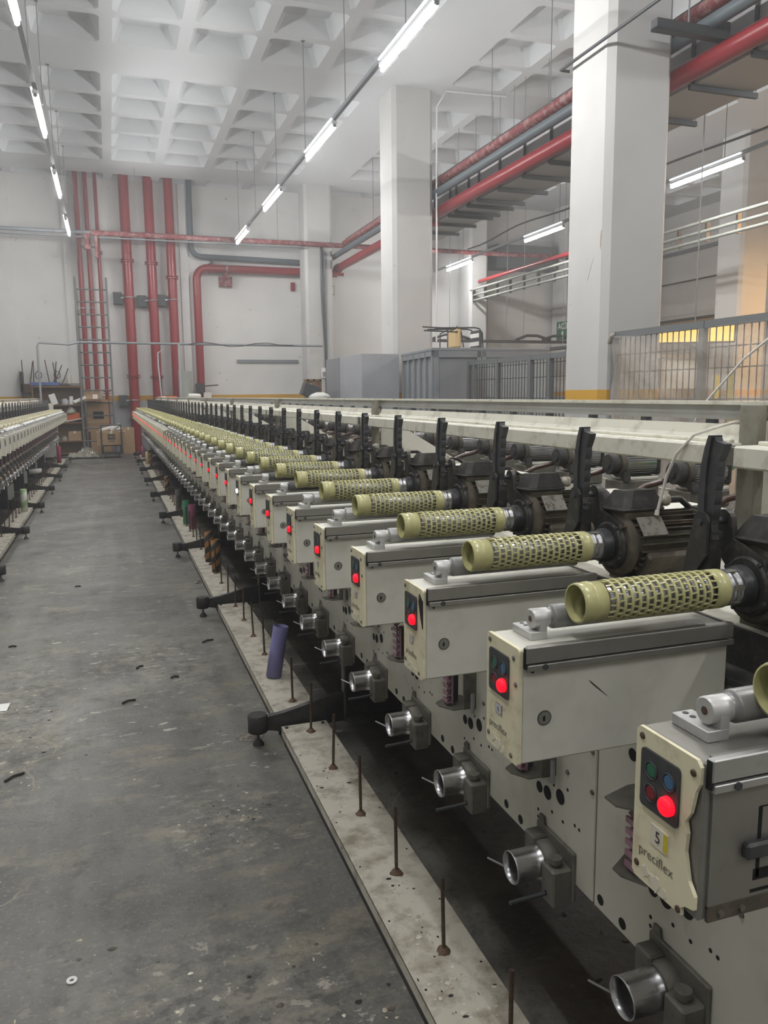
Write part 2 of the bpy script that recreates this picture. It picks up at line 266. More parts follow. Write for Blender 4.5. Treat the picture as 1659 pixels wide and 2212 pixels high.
# ------------------------------------------------------------------ mesh builder
class MB:
    def __init__(s): s.v = []; s.f = []; s.m = []; s.sm = []; s.mats = []
    def mi(s, name):
        if name not in s.mats: s.mats.append(name)
        return s.mats.index(name)
    def add(s, vs, fs, mname, smooth=False, T=None):
        o = len(s.v); k = s.mi(mname)
        for p in vs: s.v.append(tuple(T @ Vector(p)) if T else tuple(p))
        for f in fs: s.f.append(tuple(i+o for i in f)); s.m.append(k); s.sm.append(smooth)
        return s
    def box(s, x0, x1, y0, y1, z0, z1, mname, bev=0.0, T=None):
        if x1 < x0: x0, x1 = x1, x0
        if y1 < y0: y0, y1 = y1, y0
        if z1 < z0: z0, z1 = z1, z0
        b = min(bev, (x1-x0)*.45, (y1-y0)*.45, (z1-z0)*.45)
        if b <= 0:
            vs = [(x, y, z) for z in (z0, z1) for y in (y0, y1) for x in (x0, x1)]
            return s.add(vs, [(0, 2, 3, 1), (4, 5, 7, 6), (0, 1, 5, 4), (2, 6, 7, 3), (0, 4, 6, 2), (1, 3, 7, 5)], mname, False, T)
        lo = (x0, y0, z0); hi = (x1, y1, z1); vs = []; idx = {}
        for c in range(8):
            sg = [(c >> a) & 1 for a in range(3)]
            for a in range(3):
                p = []
                for q in range(3):
                    e = hi[q] if sg[q] else lo[q]
                    p.append(e if q == a else (e - b if sg[q] else e + b))
                idx[c, a] = len(vs); vs.append(tuple(p))
        fs = []
        for a in range(3):
            u, v = (a+1) % 3, (a+2) % 3
            for sd in (0, 1):
                q = [(sd << a) | (i << u) | (j << v) for i, j in ((0, 0), (1, 0), (1, 1), (0, 1))]
                f = [idx[c, a] for c in q]; fs.append(tuple(f if sd else f[::-1]))
        cen = Vector(((x0+x1)/2, (y0+y1)/2, (z0+z1)/2))
        def orient(f):
            p = [Vector(vs[i]) for i in f]; nn = (p[1]-p[0]).cross(p[2]-p[0]); ce = sum(p, Vector())/len(p) - cen
            return tuple(f) if nn.dot(ce) > 0 else tuple(f[::-1])
        for a in range(3):
            u, v = (a+1) % 3, (a+2) % 3
            for i in (0, 1):
                for j in (0, 1):
                    c0 = (i << u) | (j << v); c1 = c0 | (1 << a)
                    fs.append(orient([idx[c0, u], idx[c1, u], idx[c1, v], idx[c0, v]]))
        for c in range(8): fs.append(orient([idx[c, 0], idx[c, 1], idx[c, 2]]))
        return s.add(vs, fs, mname, False, T)
    def lathe(s, prof, p0, ax, mname, seg=20, cap0=True, cap1=True, T=None):
        """prof: list of (distance along axis, radius)"""
        ax = Vector(ax).normalized(); p0 = Vector(p0)
        u = ax.cross(Vector((0, 0, 1)) if abs(ax.z) < .9 else Vector((1, 0, 0))).normalized(); v = ax.cross(u)
        vs = []; fs = []
        for t, r in prof:
            for k in range(seg):
                a = 2*PI*k/seg; vs.append(p0 + ax*t + (u*math.cos(a) + v*math.sin(a))*r)
        for i in range(len(prof)-1):
            for k in range(seg):
                k2 = (k+1) % seg; fs.append((i*seg+k, i*seg+k2, (i+1)*seg+k2, (i+1)*seg+k))
        s.add(vs, fs, mname, True, T)
        for on, i in ((cap0, 0), (cap1, len(prof)-1)):
            if on and prof[i][1] > 1e-6:
                q = [vs[i*seg+k] for k in range(seg)]; s.add(q, [tuple(range(seg)) if i else tuple(reversed(range(seg)))], mname, False, T)
        return s
    def cyl(s, p0, p1, r, mname, seg=16, r1=None, T=None, caps=True):
        d = Vector(p1) - Vector(p0); return s.lathe([(0, r), (d.length, r if r1 is None else r1)], p0, d, mname, seg, caps, caps, T)
    def ring(s, p0, ax, L, ro, ri, mname, seg=24, T=None):
        return s.lathe([(0, ri), (0, ro), (L, ro), (L, ri), (0, ri)], p0, ax, mname, seg, False, False, T)
    def tube(s, pts, r, mname, seg=8, T=None):
        pts = [Vector(p) for p in pts]; vs = []; fs = []
        pu = None
        for i, p in enumerate(pts):
            d = (pts[min(i+1, len(pts)-1)] - pts[max(i-1, 0)]).normalized()
            if pu is None: pu = d.cross(Vector((0, 0, 1)) if abs(d.z) < .9 else Vector((1, 0, 0))).normalized()
            else: pu = (pu - d*pu.dot(d)).normalized()
            v = d.cross(pu)
            for k in range(seg):
                a = 2*PI*k/seg; vs.append(p + (pu*math.cos(a) + v*math.sin(a))*r)
        for i in range(len(pts)-1):
            for k in range(seg):
                k2 = (k+1) % seg; fs.append((i*seg+k, i*seg+k2, (i+1)*seg+k2, (i+1)*seg+k))
        s.add(vs, fs, mname, True, T)
        s.add(vs[:seg], [tuple(reversed(range(seg)))], mname, False, T); s.add(vs[-seg:], [tuple(range(seg))], mname, False, T)
        return s
    def prism(s, poly, axis, a0, a1, mname, T=None):
        """extrude polygon; axis 'x': poly is (y,z); 'y': (x,z); 'z': (x,y)"""
        def P(p, a): return {'x': (a, p[0], p[1]), 'y': (p[0], a, p[1]), 'z': (p[0], p[1], a)}[axis]
        ar = sum(poly[i][0]*poly[(i+1) % len(poly)][1] - poly[(i+1) % len(poly)][0]*poly[i][1] for i in range(len(poly)))
        if (ar < 0) != (axis == 'y'): poly = poly[::-1]
        if a1 < a0: a0, a1 = a1, a0
        n = len(poly); vs = [P(p, a0) for p in poly] + [P(p, a1) for p in poly]
        fs = [tuple(reversed(range(n))), tuple(range(n, 2*n))] + [(i, (i+1) % n, n+(i+1) % n, n+i) for i in range(n)]
        return s.add(vs, fs, mname, False, T)
    def mesh(s, name):
        me = bpy.data.meshes.new(name); me.from_pydata([tuple(p) for p in s.v], [], s.f)
        for k in s.mats: me.materials.append(MATS[k])
        me.polygons.foreach_set('material_index', s.m); me.polygons.foreach_set('use_smooth', s.sm); me.update()
        return me
    def build(s, name, parent=None, loc=None):
        o = bpy.data.objects.new(name, s.mesh(name)); C.objects.link(o)
        if parent is not None: o.parent = parent
        if loc is not None: o.location = loc
        return o

def tag(o, label=None, cat=None, group=None, kind=None):
    if label: o['label'] = label
    if cat: o['category'] = cat
    if group: o['group'] = group
    if kind: o['kind'] = kind
    return o
def thing(name, label, cat, loc=(0, 0, 0), rz=0.0, group=None):
    o = bpy.data.objects.new(name, None); C.objects.link(o); o.location = loc; o.rotation_euler = (0, 0, rz); o.empty_display_size = 0.1
    return tag(o, label, cat, group)
def struct(o): o['kind'] = 'structure'; return o
KIDS = {}
def copy_tree(o, parent=None):
    c = o.copy(); C.objects.link(c)
    if parent is not None: c.parent = parent
    for ch in list(o.children): copy_tree(ch, c)
    return c
ONES = ['', 'first', 'second', 'third', 'fourth', 'fifth', 'sixth', 'seventh', 'eighth', 'ninth', 'tenth', 'eleventh', 'twelfth', 'thirteenth', 'fourteenth', 'fifteenth', 'sixteenth', 'seventeenth', 'eighteenth', 'nineteenth']
TENS = ['', '', 'twent', 'thirt', 'fort', 'fift', 'sixt']
def ordinal(k):
    if k < 20: return ONES[k]
    t, u = divmod(k, 10); return TENS[t] + ('ieth' if u == 0 else 'y-' + ONES[u])
def text_geo(txt, size):
    cu = bpy.data.curves.new('t', 'FONT'); cu.body = txt; cu.size = size; cu.align_x = 'CENTER'; cu.align_y = 'CENTER'; cu.resolution_u = 3
    o = bpy.data.objects.new('t', cu); C.objects.link(o); bpy.context.view_layer.update()
    me = o.to_mesh(); vs = [tuple(v.co) for v in me.vertices]; fs = [tuple(p.vertices) for p in me.polygons]; o.to_mesh_clear()
    bpy.data.objects.remove(o); bpy.data.curves.remove(cu)
    return vs, fs
def arc(c, r, a0, a1, n):
    return [(c[0]+r*math.cos(a0+(a1-a0)*i/n), c[1]+r*math.sin(a0+(a1-a0)*i/n)) for i in range(n+1)]
def rrect(x0, x1, y0, y1, r, n=4):
    return arc((x1-r, y1-r), r, 0, PI/2, n) + arc((x0+r, y1-r), r, PI/2, PI, n) + arc((x0+r, y0+r), r, PI, 1.5*PI, n) + arc((x1-r, y0+r), r, 1.5*PI, 2*PI, n)

# ================================================================== the hall
W = 26.7; ZC = 8.26; XL, XR, YB = -9.0, 20.5, -7.0
struct(MB().box(XL, XR, YB, W, -0.2, 0, 'floor_concrete').build('floor'))
struct(MB().box(XL, XR, W, W+.3, 0, ZC+.6, 'wall_paint').build('wall_back'))
struct(MB().box(XR, XR+.3, YB, W+.3, 0, ZC+.6, 'wall_paint').build('wall_right'))
struct(MB().box(XL-.3, XL, YB, W+.3, 0, ZC+.6, 'wall_paint').build('wall_left'))
struct(MB().box(XL, XR, YB-.3, YB, 0, ZC+.6, 'wall_paint').build('wall_front'))
def ceiling():
    xs = [(4.58-1.385*k, 5.74-1.385*k) for k in range(10)]; xs += [(7.3+1.385*k, 8.45+1.385*k) for k in range(5)] + [(16.9+1.385*k, 18.05+1.385*k) for k in range(2)]
    ys = [(18.22+1.31*k, 19.33+1.31*k) for k in range(5)] + [(26.02, 26.66)] + [(15.62-1.31*k, 16.74-1.31*k) for k in range(5)] + [(7.45-1.31*k, 8.57-1.31*k) for k in range(5)] + [(-1.0-1.31*k, .12-1.31*k) for k in range(4)]
    xs = [x for x in xs if x[0] > XL and x[1] < XR]; ys = [y for y in ys if y[0] > YB and y[1] < W]
    bx = sorted({XL, XR, *[v for x in xs for v in x]}); by = sorted({YB, W, *[v for y in ys for v in y]})
    mb = MB(); d, ins = 0.30, 0.15
    for i in range(len(bx)-1):
        for j in range(len(by)-1):
            x0, x1, y0, y1 = bx[i], bx[i+1], by[j], by[j+1]
            if (x0, x1) in xs and (y0, y1) in ys:
                c = 0.07; P = [(x0+c, y0), (x1-c, y0), (x1, y0+c), (x1, y1-c), (x1-c, y1), (x0+c, y1), (x0, y1-c), (x0, y0+c)]
                Q = [(min(max(x, x0+ins), x1-ins), min(max(y, y0+ins), y1-ins)) for x, y in P]
                Q = [(x0+ins+c, y0+ins), (x1-ins-c, y0+ins), (x1-ins, y0+ins+c), (x1-ins, y1-ins-c), (x1-ins-c, y1-ins), (x0+ins+c, y1-ins), (x0+ins, y1-ins-c), (x0+ins, y0+ins+c)]
                vs = [(x, y, ZC) for x, y in P] + [(x, y, ZC+d) for x, y in Q] + [(x0, y0, ZC), (x1, y0, ZC), (x1, y1, ZC), (x0, y1, ZC)]
                fs = [(k, (k+1) % 8, 8+(k+1) % 8, 8+k) for k in range(8)] + [tuple(range(15, 7, -1))] + [(16, 0, 7), (17, 2, 1), (18, 4, 3), (19, 6, 5)]
                mb.add(vs, fs, 'ceiling_paint')
            else:
                mb.add([(x0, y0, ZC), (x0, y1, ZC), (x1, y1, ZC), (x1, y0, ZC)], [(0, 1, 2, 3)], 'ceiling_paint')
    mb.box(XL, XR, YB, W, ZC+.5, ZC+.6, 'ceiling_paint')
    struct(mb.build('ceiling'))
ceiling()
def column(i, x0, y0, sx=.95, sy=.95, ch=.085):
    x1, y1 = x0+sx, y0+sy
    P = [(x0+ch, y0), (x1-ch, y0), (x1, y0+ch), (x1, y1-ch), (x1-ch, y1), (x0+ch, y1), (x0, y1-ch), (x0, y0+ch)]
    struct(MB().prism(P, 'z', 0, ZC+.01, 'column_paint').build('column_%d' % i))
for i, a in enumerate([(6.1, 9.06), (6.1, 17.1), (6.1, 25.4, .9, .85), (15.6, 17.1), (15.6, 25.6, .9, .9), (11.85, 25.5, .7, 1.0), (15.6, 9.06), (6.1, 1.0)]): column(i+1, *a)
c1 = [o for o in C.objects if o.name == 'column_1'][0]
b = MB().prism([(9.31, 3.47), (9.345, 3.42), (9.40, 3.30), (9.455, 3.20), (9.43, 3.24), (9.37, 3.37)], 'x', 6.097, 6.101, 'chip_brown')
b.prism([(9.147, 3.80), (9.155, 3.64), (9.165, 3.55), (9.18, 3.62), (9.172, 3.76)], 'x', 6.097, 6.101, 'chip_brown').build('paint_chip', c1)
# shallow pilasters and conduit steps on the far wall
for i, (x0, x1, t) in enumerate([(-3.6, -2.5, .10), (-1.06, -.86, .07), (2.36, 2.6, .06)]):
    struct(MB().box(x0, x1, W-t, W, 0, ZC, 'wall_paint').build('trim_%d' % (i+1)))

# ------------------------------------------------------------------ fluorescent rows
ZL = EYE + 4.41
def lamp_proto():
    t = thing('ceiling_lamp', '', 'lamp')
    MB().box(-.045, .045, -.98, .98, .018, .075, 'fixture_white', .008).build('housing', t)
    b = MB()
    for s in (-1, 1): b.cyl((0, s*.985, .0), (0, s*.955, .0), .030, 'grey_trunk', 12)
    b.build('end_cap', t)
    MB().cyl((.0, -.955, -.02), (.0, .955, -.02), .028, 'tube_light', 10).build('tube', t)
    MB().box(-.012, .012, -.97, .97, .075, .10, 'fixture_white').cyl((-.050, -.955, .108), (-.050, .955, .108), .015, 'strip_light', 8).build('tube', t)
    return t
LP = lamp_proto(); used = [False]
def place_lamp(x, y, z, label, group):
    o = LP if not used[0] else copy_tree(LP); used[0] = True
    o.location = (x, y, z); tag(o, label, 'lamp', group); return o
def row(x, ys, z, name, words, y0, y1, rods):
    for k, y in enumerate(ys):
        place_lamp(x, y, z, 'twin-tube strip lamp, %s from the far end of the row %s' % (ordinal(len(ys)-k), words), 'strip lamps ' + words)
    t = thing('light_trunking', 'long grey cable trunking carrying the lamps %s' % words, 'trunking', (x, y0, z))
    MB().box(-.03, .03, 0, y1-y0, .09, .15, 'grey_trunk').build('trunk', t)
    for ry in rods:
        MB().cyl((0, ry-y0, .15), (0, ry-y0, ZC-z), .007, 'rod_steel', 6).box(-.03, .03, ry-y0-.03, ry-y0+.03, ZC-z-.015, ZC-z, 'rod_steel').build('hanger_rod', t)
SP = 4.39; Y0s = [9.115+.96+SP*k for k in range(-3, 4)]
row(3.79, Y0s, ZL, 'a', 'above the red-lamp machine', -4.5, 24.5, [15.57-2.73*k for k in range(-3, 8)])
row(-.78, Y0s, ZL, 'b', 'above the unlit machine', -4.5, 24.5, [15.40-2.73*k for k in range(-3, 8)])
row(10.9, [1.8, 7.4, 13.0, 18.98, 24.26], EYE+4.07, 'c', 'beyond the white columns', 2, 26.4, [3.5, 9.3, 12.5, 15.5, 18.2, 21, 24])

# warm work lamp glowing behind the plastic sheet
t = thing('work_lamp', 'warm yellow work lamp glowing behind the plastic sheet on the mesh fence', 'lamp', (8.75, 10.5, 2.62), -.5)
MB().box(-.6, .6, -.05, .05, -.14, .14, 'iron_dark', .01).build('lamp_body', t)
MB().box(-.57, .57, -.06, -.05, -.12, .12, 'warm_light').build('lamp_glass', t)
MB().cyl((0, 0, .14), (0, 0, ZC-2.62), .01, 'rod_steel', 6).build('hanger_rod', t)
for i, (x, y) in enumerate([(13.9, 11.4), (17.6, 13.2)]):
    t = thing('bay_lamp', 'orange hanging bay lamp in the hall beyond the fence, %s from the fence' % ordinal(i+1), 'lamp', (x, y, 5.6), 0, 'warm bay lamps in the side hall')
    MB().lathe([(0, .22), (.12, .20), (.26, .08), (.34, .06)], (0, 0, 0), (0, 0, 1), 'iron_dark', 20, False).build('shade', t)
    MB().lathe([(0, .12), (.05, .17)], (0, 0, -.02), (0, 0, 1), 'bay_light', 16).build('bulb', t)
    MB().cyl((0, 0, .34), (0, 0, ZC-5.6), .012, 'rod_steel', 6).build('cord', t)

# ------------------------------------------------------------------ red pipes on the far wall
def vpipe(x, r, z0, z1, label, flanges, clamps, y=W-.28):
    t = thing('red_pipe', label, 'pipe', (x, y, z0), 0, 'vertical red pipes on the far wall')
    MB().cyl((0, 0, 0), (0, 0, z1-z0), r, 'red_paint', 20).build('pipe', t)
    for f in flanges:
        b = MB()
        for s in (-1, 1): b.cyl((0, 0, f-z0+s*.03-.014), (0, 0, f-z0+s*.03+.014), r+.055, 'red_paint', 20)
        b.build('flange', t)
    for c in clamps:
        MB().ring((0, 0, c-z0-.02), (0, 0, 1), .04, r+.012, r-.001, 'steel', 20).box(-r-.10, -r, .02, .05, c-z0-.02, c-z0+.02, 'steel').build('pipe_clamp', t)
        if r > .1: MB().box(-r-.32, -r-.06, .05, .28, c-z0-.18, c-z0+.16, 'iron_dark').build('wall_bracket', t)
vpipe(-.60, .07, 0, ZC+.2, 'thin red riser pipe behind the ladder, farthest from the thick pipes', [], [4.4])
vpipe(-.33, .065, 0, ZC+.2, 'thin red riser pipe behind the middle of the ladder', [], [4.4])
vpipe(-.05, .055, 0, ZC+.2, 'thinnest red riser pipe behind the ladder, running lower past the boxes', [6.05, 1.87], [])
vpipe(.76, .15, 0, ZC+.2, 'thick red pipe standing clear of the machine end, reaching the floor', [5.85, 2.36, 1.02], [4.75, 1.62])
vpipe(1.47, .145, 0, ZC+.2, 'thick red pipe second from the ladder, between two other thick pipes', [5.8, 2.33], [4.68])
vpipe(2.07, .14, 0, ZC+.2, 'thick red pipe third from the ladder, behind the grey tank', [5.4], [4.72])
def bend(a, b, c, r, n=8):
    """points of a quarter bend at corner b coming from a to c"""
    a, b, c = Vector(a), Vector(b), Vector(c); u = (a-b).normalized(); v = (c-b).normalized(); o = b+u*r+v*r
    return [o - v*r*math.cos(PI/2*i/n) - u*r*math.sin(PI/2*i/n) for i in range(n+1)]
t = thing('red_pipe', 'red pipe rising then bending to run level along the far wall', 'pipe', (0, 0, 0), 0, 'bent pipes on the far wall')
P = [(2.82, W-.3, 0), *bend((2.82, W-.3, 0), (2.82, W-.3, 5.72), (8, W-.3, 5.72), .35), (7.4, W-.3, 5.72)]
MB().tube(P, .125, 'red_paint', 18).build('pipe', t)
MB().cyl((3.75, W-.3, 5.72), (3.79, W-.3, 5.72), .145, 'steel', 18).box(3.55, 3.95, W-.2, W, 5.2, 5.5, 'red_dusty').box(3.7, 3.84, W-.35, W-.1, 5.45, 5.6, 'red_dusty').build('pipe_clamp', t)
MB().cyl((3.2, W-.3, 5.72), (3.25, W-.3, 5.72), .15, 'red_paint', 18).build('flange', t)
t = thing('grey_pipe', 'blue-grey pipe dropping from the ceiling and bending along the far wall', 'pipe')
P = [(2.70, W-.22, ZC+.2), *bend((2.70, W-.22, 9), (2.70, W-.22, 6.08), (8, W-.22, 6.08), .3), (7.2, W-.22, 6.02)]
MB().tube(P, .085, 'blue_grey', 14).build('pipe', t)
MB().box(3.3, 3.36, W-.24, W, 5.9, 6.05, 'iron_dark').build('pipe_clamp', t)
t = thing('sprinkler_main', 'dusty red horizontal pipe crossing the whole far wall under the ceiling', 'pipe')
MB().cyl((-.25, 25.2, 6.40), (15.5, 25.2, 6.40), .075, 'red_dusty', 14).build('pipe', t)
MB().box(-3.8, 6.05, 25.29, 25.36, 6.38, 6.47, 'grey_trunk').box(-3.8, 6.05, 25.28, 25.36, 6.28, 6.31, 'grey_trunk').build('cable_trunk', t)
MB().cyl((-3.8, 25.2, 6.40), (-.25, 25.2, 6.40), .05, 'grey_trunk', 10).build('conduit', t)
MB().lathe([(0, .09), (.1, .12), (.16, .05), (.3, .05), (.36, .1), (.44, .1), (.46, .04)], (-.35, 25.2, 5.92), (0, 0, 1), 'red_dusty', 14).cyl((-.1, 25.2, 6.38), (-.1, 25.2, 5.7), .05, 'red_dusty', 10).cyl((-.55, 25.2, 6.0), (-.15, 25.2, 6.0), .03, 'iron_dark', 8).build('valve', t)
for x in (1.05, 5.2):
    MB().cyl((x, 25.2, 6.47), (x, 25.2, ZC), .006, 'rod_steel', 6).build('hanger_rod', t)

# overhead run beyond the columns: dusty pipe, grey pipe, red main, air duct
t = thing('sprinkler_pipe', 'dusty pink sprinkler pipe high beyond the columns, above the air duct', 'pipe')
MB().cyl((7.32, 1, EYE+4.72), (7.32, 25.2, EYE+4.72), .095, 'red_dusty', 14).build('pipe', t)
MB().box(7.36, 7.46, 1, 25.1, EYE+4.82, EYE+4.88, 'iron_dark').build('cable_trunk', t)
for y in (6.9, 10.6, 12.6, 14.8, 18.5, 22.2): MB().cyl((7.32, y, EYE+4.8), (7.32, y, ZC), .008, 'rod_steel', 6).build('hanger_rod', t)
MB().box(6.36, 7.42, 8.52, 8.64, EYE+4.24, EYE+4.36, 'iron_dark').box(7.32, 7.42, 8.52, 8.64, EYE+4.36, EYE+4.44, 'iron_dark').cyl((6.85, 8.58, EYE+4.3), (6.85, 8.58, ZC), .01, 'rod_steel', 6).build('support_channel', t)
t = thing('grey_pipe', 'grey pipe running beside the dusty sprinkler pipe beyond the columns', 'pipe')
MB().cyl((7.16, 1, EYE+4.42), (7.16, 26.2, EYE+4.42), .085, 'blue_grey', 12).build('pipe', t)
t = thing('red_main', 'thick glossy red pipe hung against the edge of the air duct', 'pipe')
MB().cyl((7.36, 1, EYE+4.10), (7.36, 26.3, EYE+4.10), .125, 'red_paint', 20).build('pipe', t)
for y in (17.9, 26.0): MB().cyl((7.36, y, EYE+4.10), (7.36, y+.12, EYE+4.10), .15, 'red_paint', 20).box(7.05, 7.52, y-.05, y+.05, EYE+3.85, EYE+3.95, 'red_paint').build('coupling', t)
t = thing('air_duct', 'long grey sheet metal air duct under the ceiling beyond the columns', 'duct')
MB().box(7.56, 8.52, .5, 20.3, EYE+4.02, EYE+4.60, 'duct_grey').build('duct_body', t)
for y in (3.4, 4.6, 5.8, 7.0, 8.2, 9.3, 10.5, 11.7, 12.9, 13.85, 14.85, 15.8, 16.3, 16.95, 17.3, 18.2, 19.2):
    MB().box(7.50, 8.62, y, y+.05, EYE+3.95, EYE+4.02, 'iron_dark').box(7.52, 7.56, y, y+.04, EYE+4.02, EYE+4.62, 'iron_dark').cyl((8.6, y+.02, EYE+3.98), (8.6, y+.02, ZC), .006, 'rod_steel', 5).build('support_bar', t)
# conduit pipe across the near column, and a wire conduit on the second one
t = thing('conduit', 'thin grey conduit running past the top of the nearest white column', 'pipe')
MB().tube([(6.10, 10.02, 6.0), (5.97, 10.02, 6.0), (5.97, 9.4, 6.0), (5.97, 6.0, 6.0), (5.97, -2, 6.0)], .02, 'iron_dark', 8).build('pipe', t)
t = thing('conduit', 'thin white conduit climbing the second column and crossing the ceiling', 'pipe')
MB().tube([(7.10, 17.05, 2.9), (7.10, 17.05, 7.9), (7.3, 17.0, ZC-.03), (8.7, 16.9, ZC-.03)], .02, 'fixture_white', 6).build('pipe', t)
# low level conduit along the far wall
t = thing('conduit', 'thin grey conduit running level along the far wall at head height', 'pipe')
MB().cyl((-.75, 25.0, EYE+1.56), (6.5, 25.0, EYE+1.53), .035, 'grey_trunk', 8).tube([(-1.85, 25, .6), (-1.85, 25, EYE+1.45), (-1.8, 25, EYE+1.54), (-1.0, 25, EYE+1.5), (-.75, 25, EYE+1.56)], .03, 'cabin_light', 8).build('pipe', t)
MB().tube([(1.62, 25, EYE+1.5), (1.6, 25, EYE+1.36), (1.45, 25, EYE+1.28), (1.42, 24.6, EYE+.9), (1.5, 24.4, .9)], .022, 'cabin_light', 6).build('drop_pipe', t)
MB().box(2.0, 2.06, 24.6, 24.66, .9, EYE+1.52, 'cabin_light').build('drop_channel', t)
MB().tube([(2.35+.4*i, 24.96, EYE+1.54+.07*math.sin(i*1.4)*(1 if i < 7 else 0)) for i in range(9)], .012, 'black_plastic', 6).build('cable', t)
t = thing('wall_channel', 'short grey metal channel fixed level on the far wall', 'channel')
MB().box(4.03, 6.08, W-.06, W, 2.80, 2.90, 'grey_trunk').build('channel', t)
t = thing('cable_bundle', 'black cable bundle running down the far white column', 'cable')
MB().tube([(6.62, 25.36, 6.35), (6.62, 25.36, 5.0), (6.66, 25.36, 4.0), (6.70, 25.36, 3.2), (6.72, 25.36, 1.6)], .045, 'black_plastic', 8).tube([(6.72, 25.35, 6.2), (6.71, 25.35, 4.6), (6.74, 25.35, 1.6)], .03, 'blue_grey', 8).build('cable', t)
# hung cable rack and red drop pipe in the side hall
t = thing('cable_rack', 'hung rack of three pale conduits in u brackets beyond the columns', 'rack')
b = MB()
for dx, dz in ((-.13, .16), (0, .0), (.0, -.17)): b.cyl((11.95+dx, 5, EYE+3.30+dz), (11.95+dx, 25.4, EYE+3.30+dz), .035, 'tank_grey', 8)
b.build('conduit', t)
for k in range(24):
    y = 5.4+.87*k; MB().box(11.93, 12.02, y, y+.05, EYE+3.08, EYE+3.50, 'black_plastic').build('bracket', t)
t = thing('red_pipe', 'slim red pipe running above the hung cable rack', 'pipe')
MB().tube([(12.1, 17, EYE+3.75), (12.1, 25.3, EYE+3.75)], .06, 'red_paint', 10).build('pipe', t)
t = thing('red_pipe', 'slim red pipe dropping down the wall beside the far pilaster', 'pipe')
MB().cyl((12.95, W-.2, 0), (12.95, W-.2, 5.4), .06, 'red_paint', 10).build('pipe', t)
t = thing('cable', 'thin dark cable sagging above the lamp row beyond the columns', 'cable')
MB().tube([(10.9+.03*math.sin(k*1.3), 2+.8*k, EYE+4.50+.05*math.sin(k*.9)) for k in range(28)], .022, 'iron_dark', 6).build('cable', t)
t = thing('air_duct', 'dark grey duct high on the far wall beyond the pilaster', 'duct')
MB().box(13.1, 15.5, 26.0, 26.69, EYE+4.35, EYE+5.15, 'fence_grey').build('duct_body', t)
t = thing('cable_tray', 'black cable tray hung level in front of the far wall', 'tray')
MB().box(9.6, 16.4, 24.2, 24.5, EYE+1.66, EYE+1.74, 'iron_dark').build('tray', t)
b = MB()
for i, x in enumerate((10.6, 13.6, 14.6)): b.tube([(x-.6, 24.3, EYE+1.76), (x-.2, 24.3, EYE+1.9), (x+.2, 24.3, EYE+1.9), (x+.7, 24.3, EYE+1.76)], .05, 'black_plastic', 6)
b.build('cable', t)
for x in (10.6, 13.3, 15.8): MB().cyl((x, 24.35, EYE+1.7), (x, 24.35, ZC), .008, 'rod_steel', 5).build('hanger_rod', t)
t = thing('cable_tray', 'grey cable tray running away from view toward the far wall', 'tray')
MB().box(12.75, 13.05, 17, 25.4, EYE+1.28, EYE+1.36, 'iron_dark').build('tray', t)
for y in (17.6, 21.2, 24.8): MB().cyl((12.9, y, EYE+1.3), (12.9, y, ZC), .008, 'rod_steel', 5).build('hanger_rod', t)
t = thing('cable_tray', 'cable tray on the side wall with a loose black cable hanging', 'tray')
MB().box(20.2, 20.45, 22, 26.5, EYE+2.55, EYE+2.66, 'iron_dark').box(20.2, 20.46, 22, 26.5, EYE+2.50, EYE+2.55, 'cardboard').build('tray', t)
MB().tube([(20.2, 25.6, EYE+2.5), (20.2, 25.2, EYE+1.95), (20.2, 24.6, EYE+1.65), (20.2, 23.8, EYE+1.5)], .035, 'black_plastic', 6).build('cable', t)
t = thing('wall_pipe', 'thin dark pipe running level along the side wall', 'pipe')
MB().cyl((20.42, 20, EYE+4.02), (20.42, 26.6, EYE+4.02), .03, 'iron_dark', 6).cyl((20.40, 18, EYE+5.1), (20.40, 26.6, EYE+5.1), .07, 'grey_trunk', 8).build('pipe', t)
t = thing('exit_sign', 'green sign with white letters ACIL on a far column', 'sign', (15.58, 25.62, 3.93))
vs, fs = text_geo('ACİL', .30)
b = MB().box(-.02, 0, -.48, .40, -.33, .33, 'green_sign')
b.add([(-.022, -x-.05, y+.15) for x, y, z in vs], fs, 'sign_text')
b.add([(-.022, -.04, -.03), (-.022, .04, -.03), (-.022, .04, -.15), (-.022, .11, -.15), (-.022, 0, -.28), (-.022, -.11, -.15), (-.022, -.04, -.15)], [(0, 1, 2, 3, 4, 5, 6)], 'sign_text')
b.build('sign_panel', t)

# ------------------------------------------------------------------ grey cabins, fences, plastic sheet
t = thing('grey_cabin', 'pale grey sheet metal cabin wall in front of the second column', 'cabin', (5.16, 16.55, 0))
MB().box(0, .85, 0, 2.95, 0, EYE+.86, 'cabin_light').build('wall_panel', t)
MB().box(-.015, 0, 1.75, 2.93, 0, EYE+.85, 'cabin_grey').build('patch_panel', t)
t = thing('grey_cabin', 'dark grey framed metal cabin with an upturned chair on top', 'cabin', (5.86, 14.2, 0), -.10)
A = math.atan2(2.3, -.62)
b = MB().box(.0, 2.3, .02, 2.25, 0, EYE+.80, 'cabin_grey'); b.build('cabin_body', t)
for y in (0.0, .42, .85, 1.28, 1.72, 2.2): MB().box(-.05, 0, y, y+.06, .0, EYE+.80, 'cabin_grey', .004).build('post', t)
MB().box(-.06, 2.35, -.03, 2.3, EYE+.80, EYE+.86, 'cabin_grey', .01).box(-.05, 0, 0, 2.26, EYE+.70, EYE+.80, 'cabin_grey').build('top_frame', t)
b = MB()
for x in (0, .85, .95): b.box(x, x+.09, -.03, .02, 0, EYE+.80, 'cabin_grey', .004)
b.box(0, 2.3, -.03, .02, EYE+.68, EYE+.8, 'cabin_grey').box(.09, .85, -.05, .02, EYE-.32, EYE-.25, 'iron_dark').build('front_frame', t)
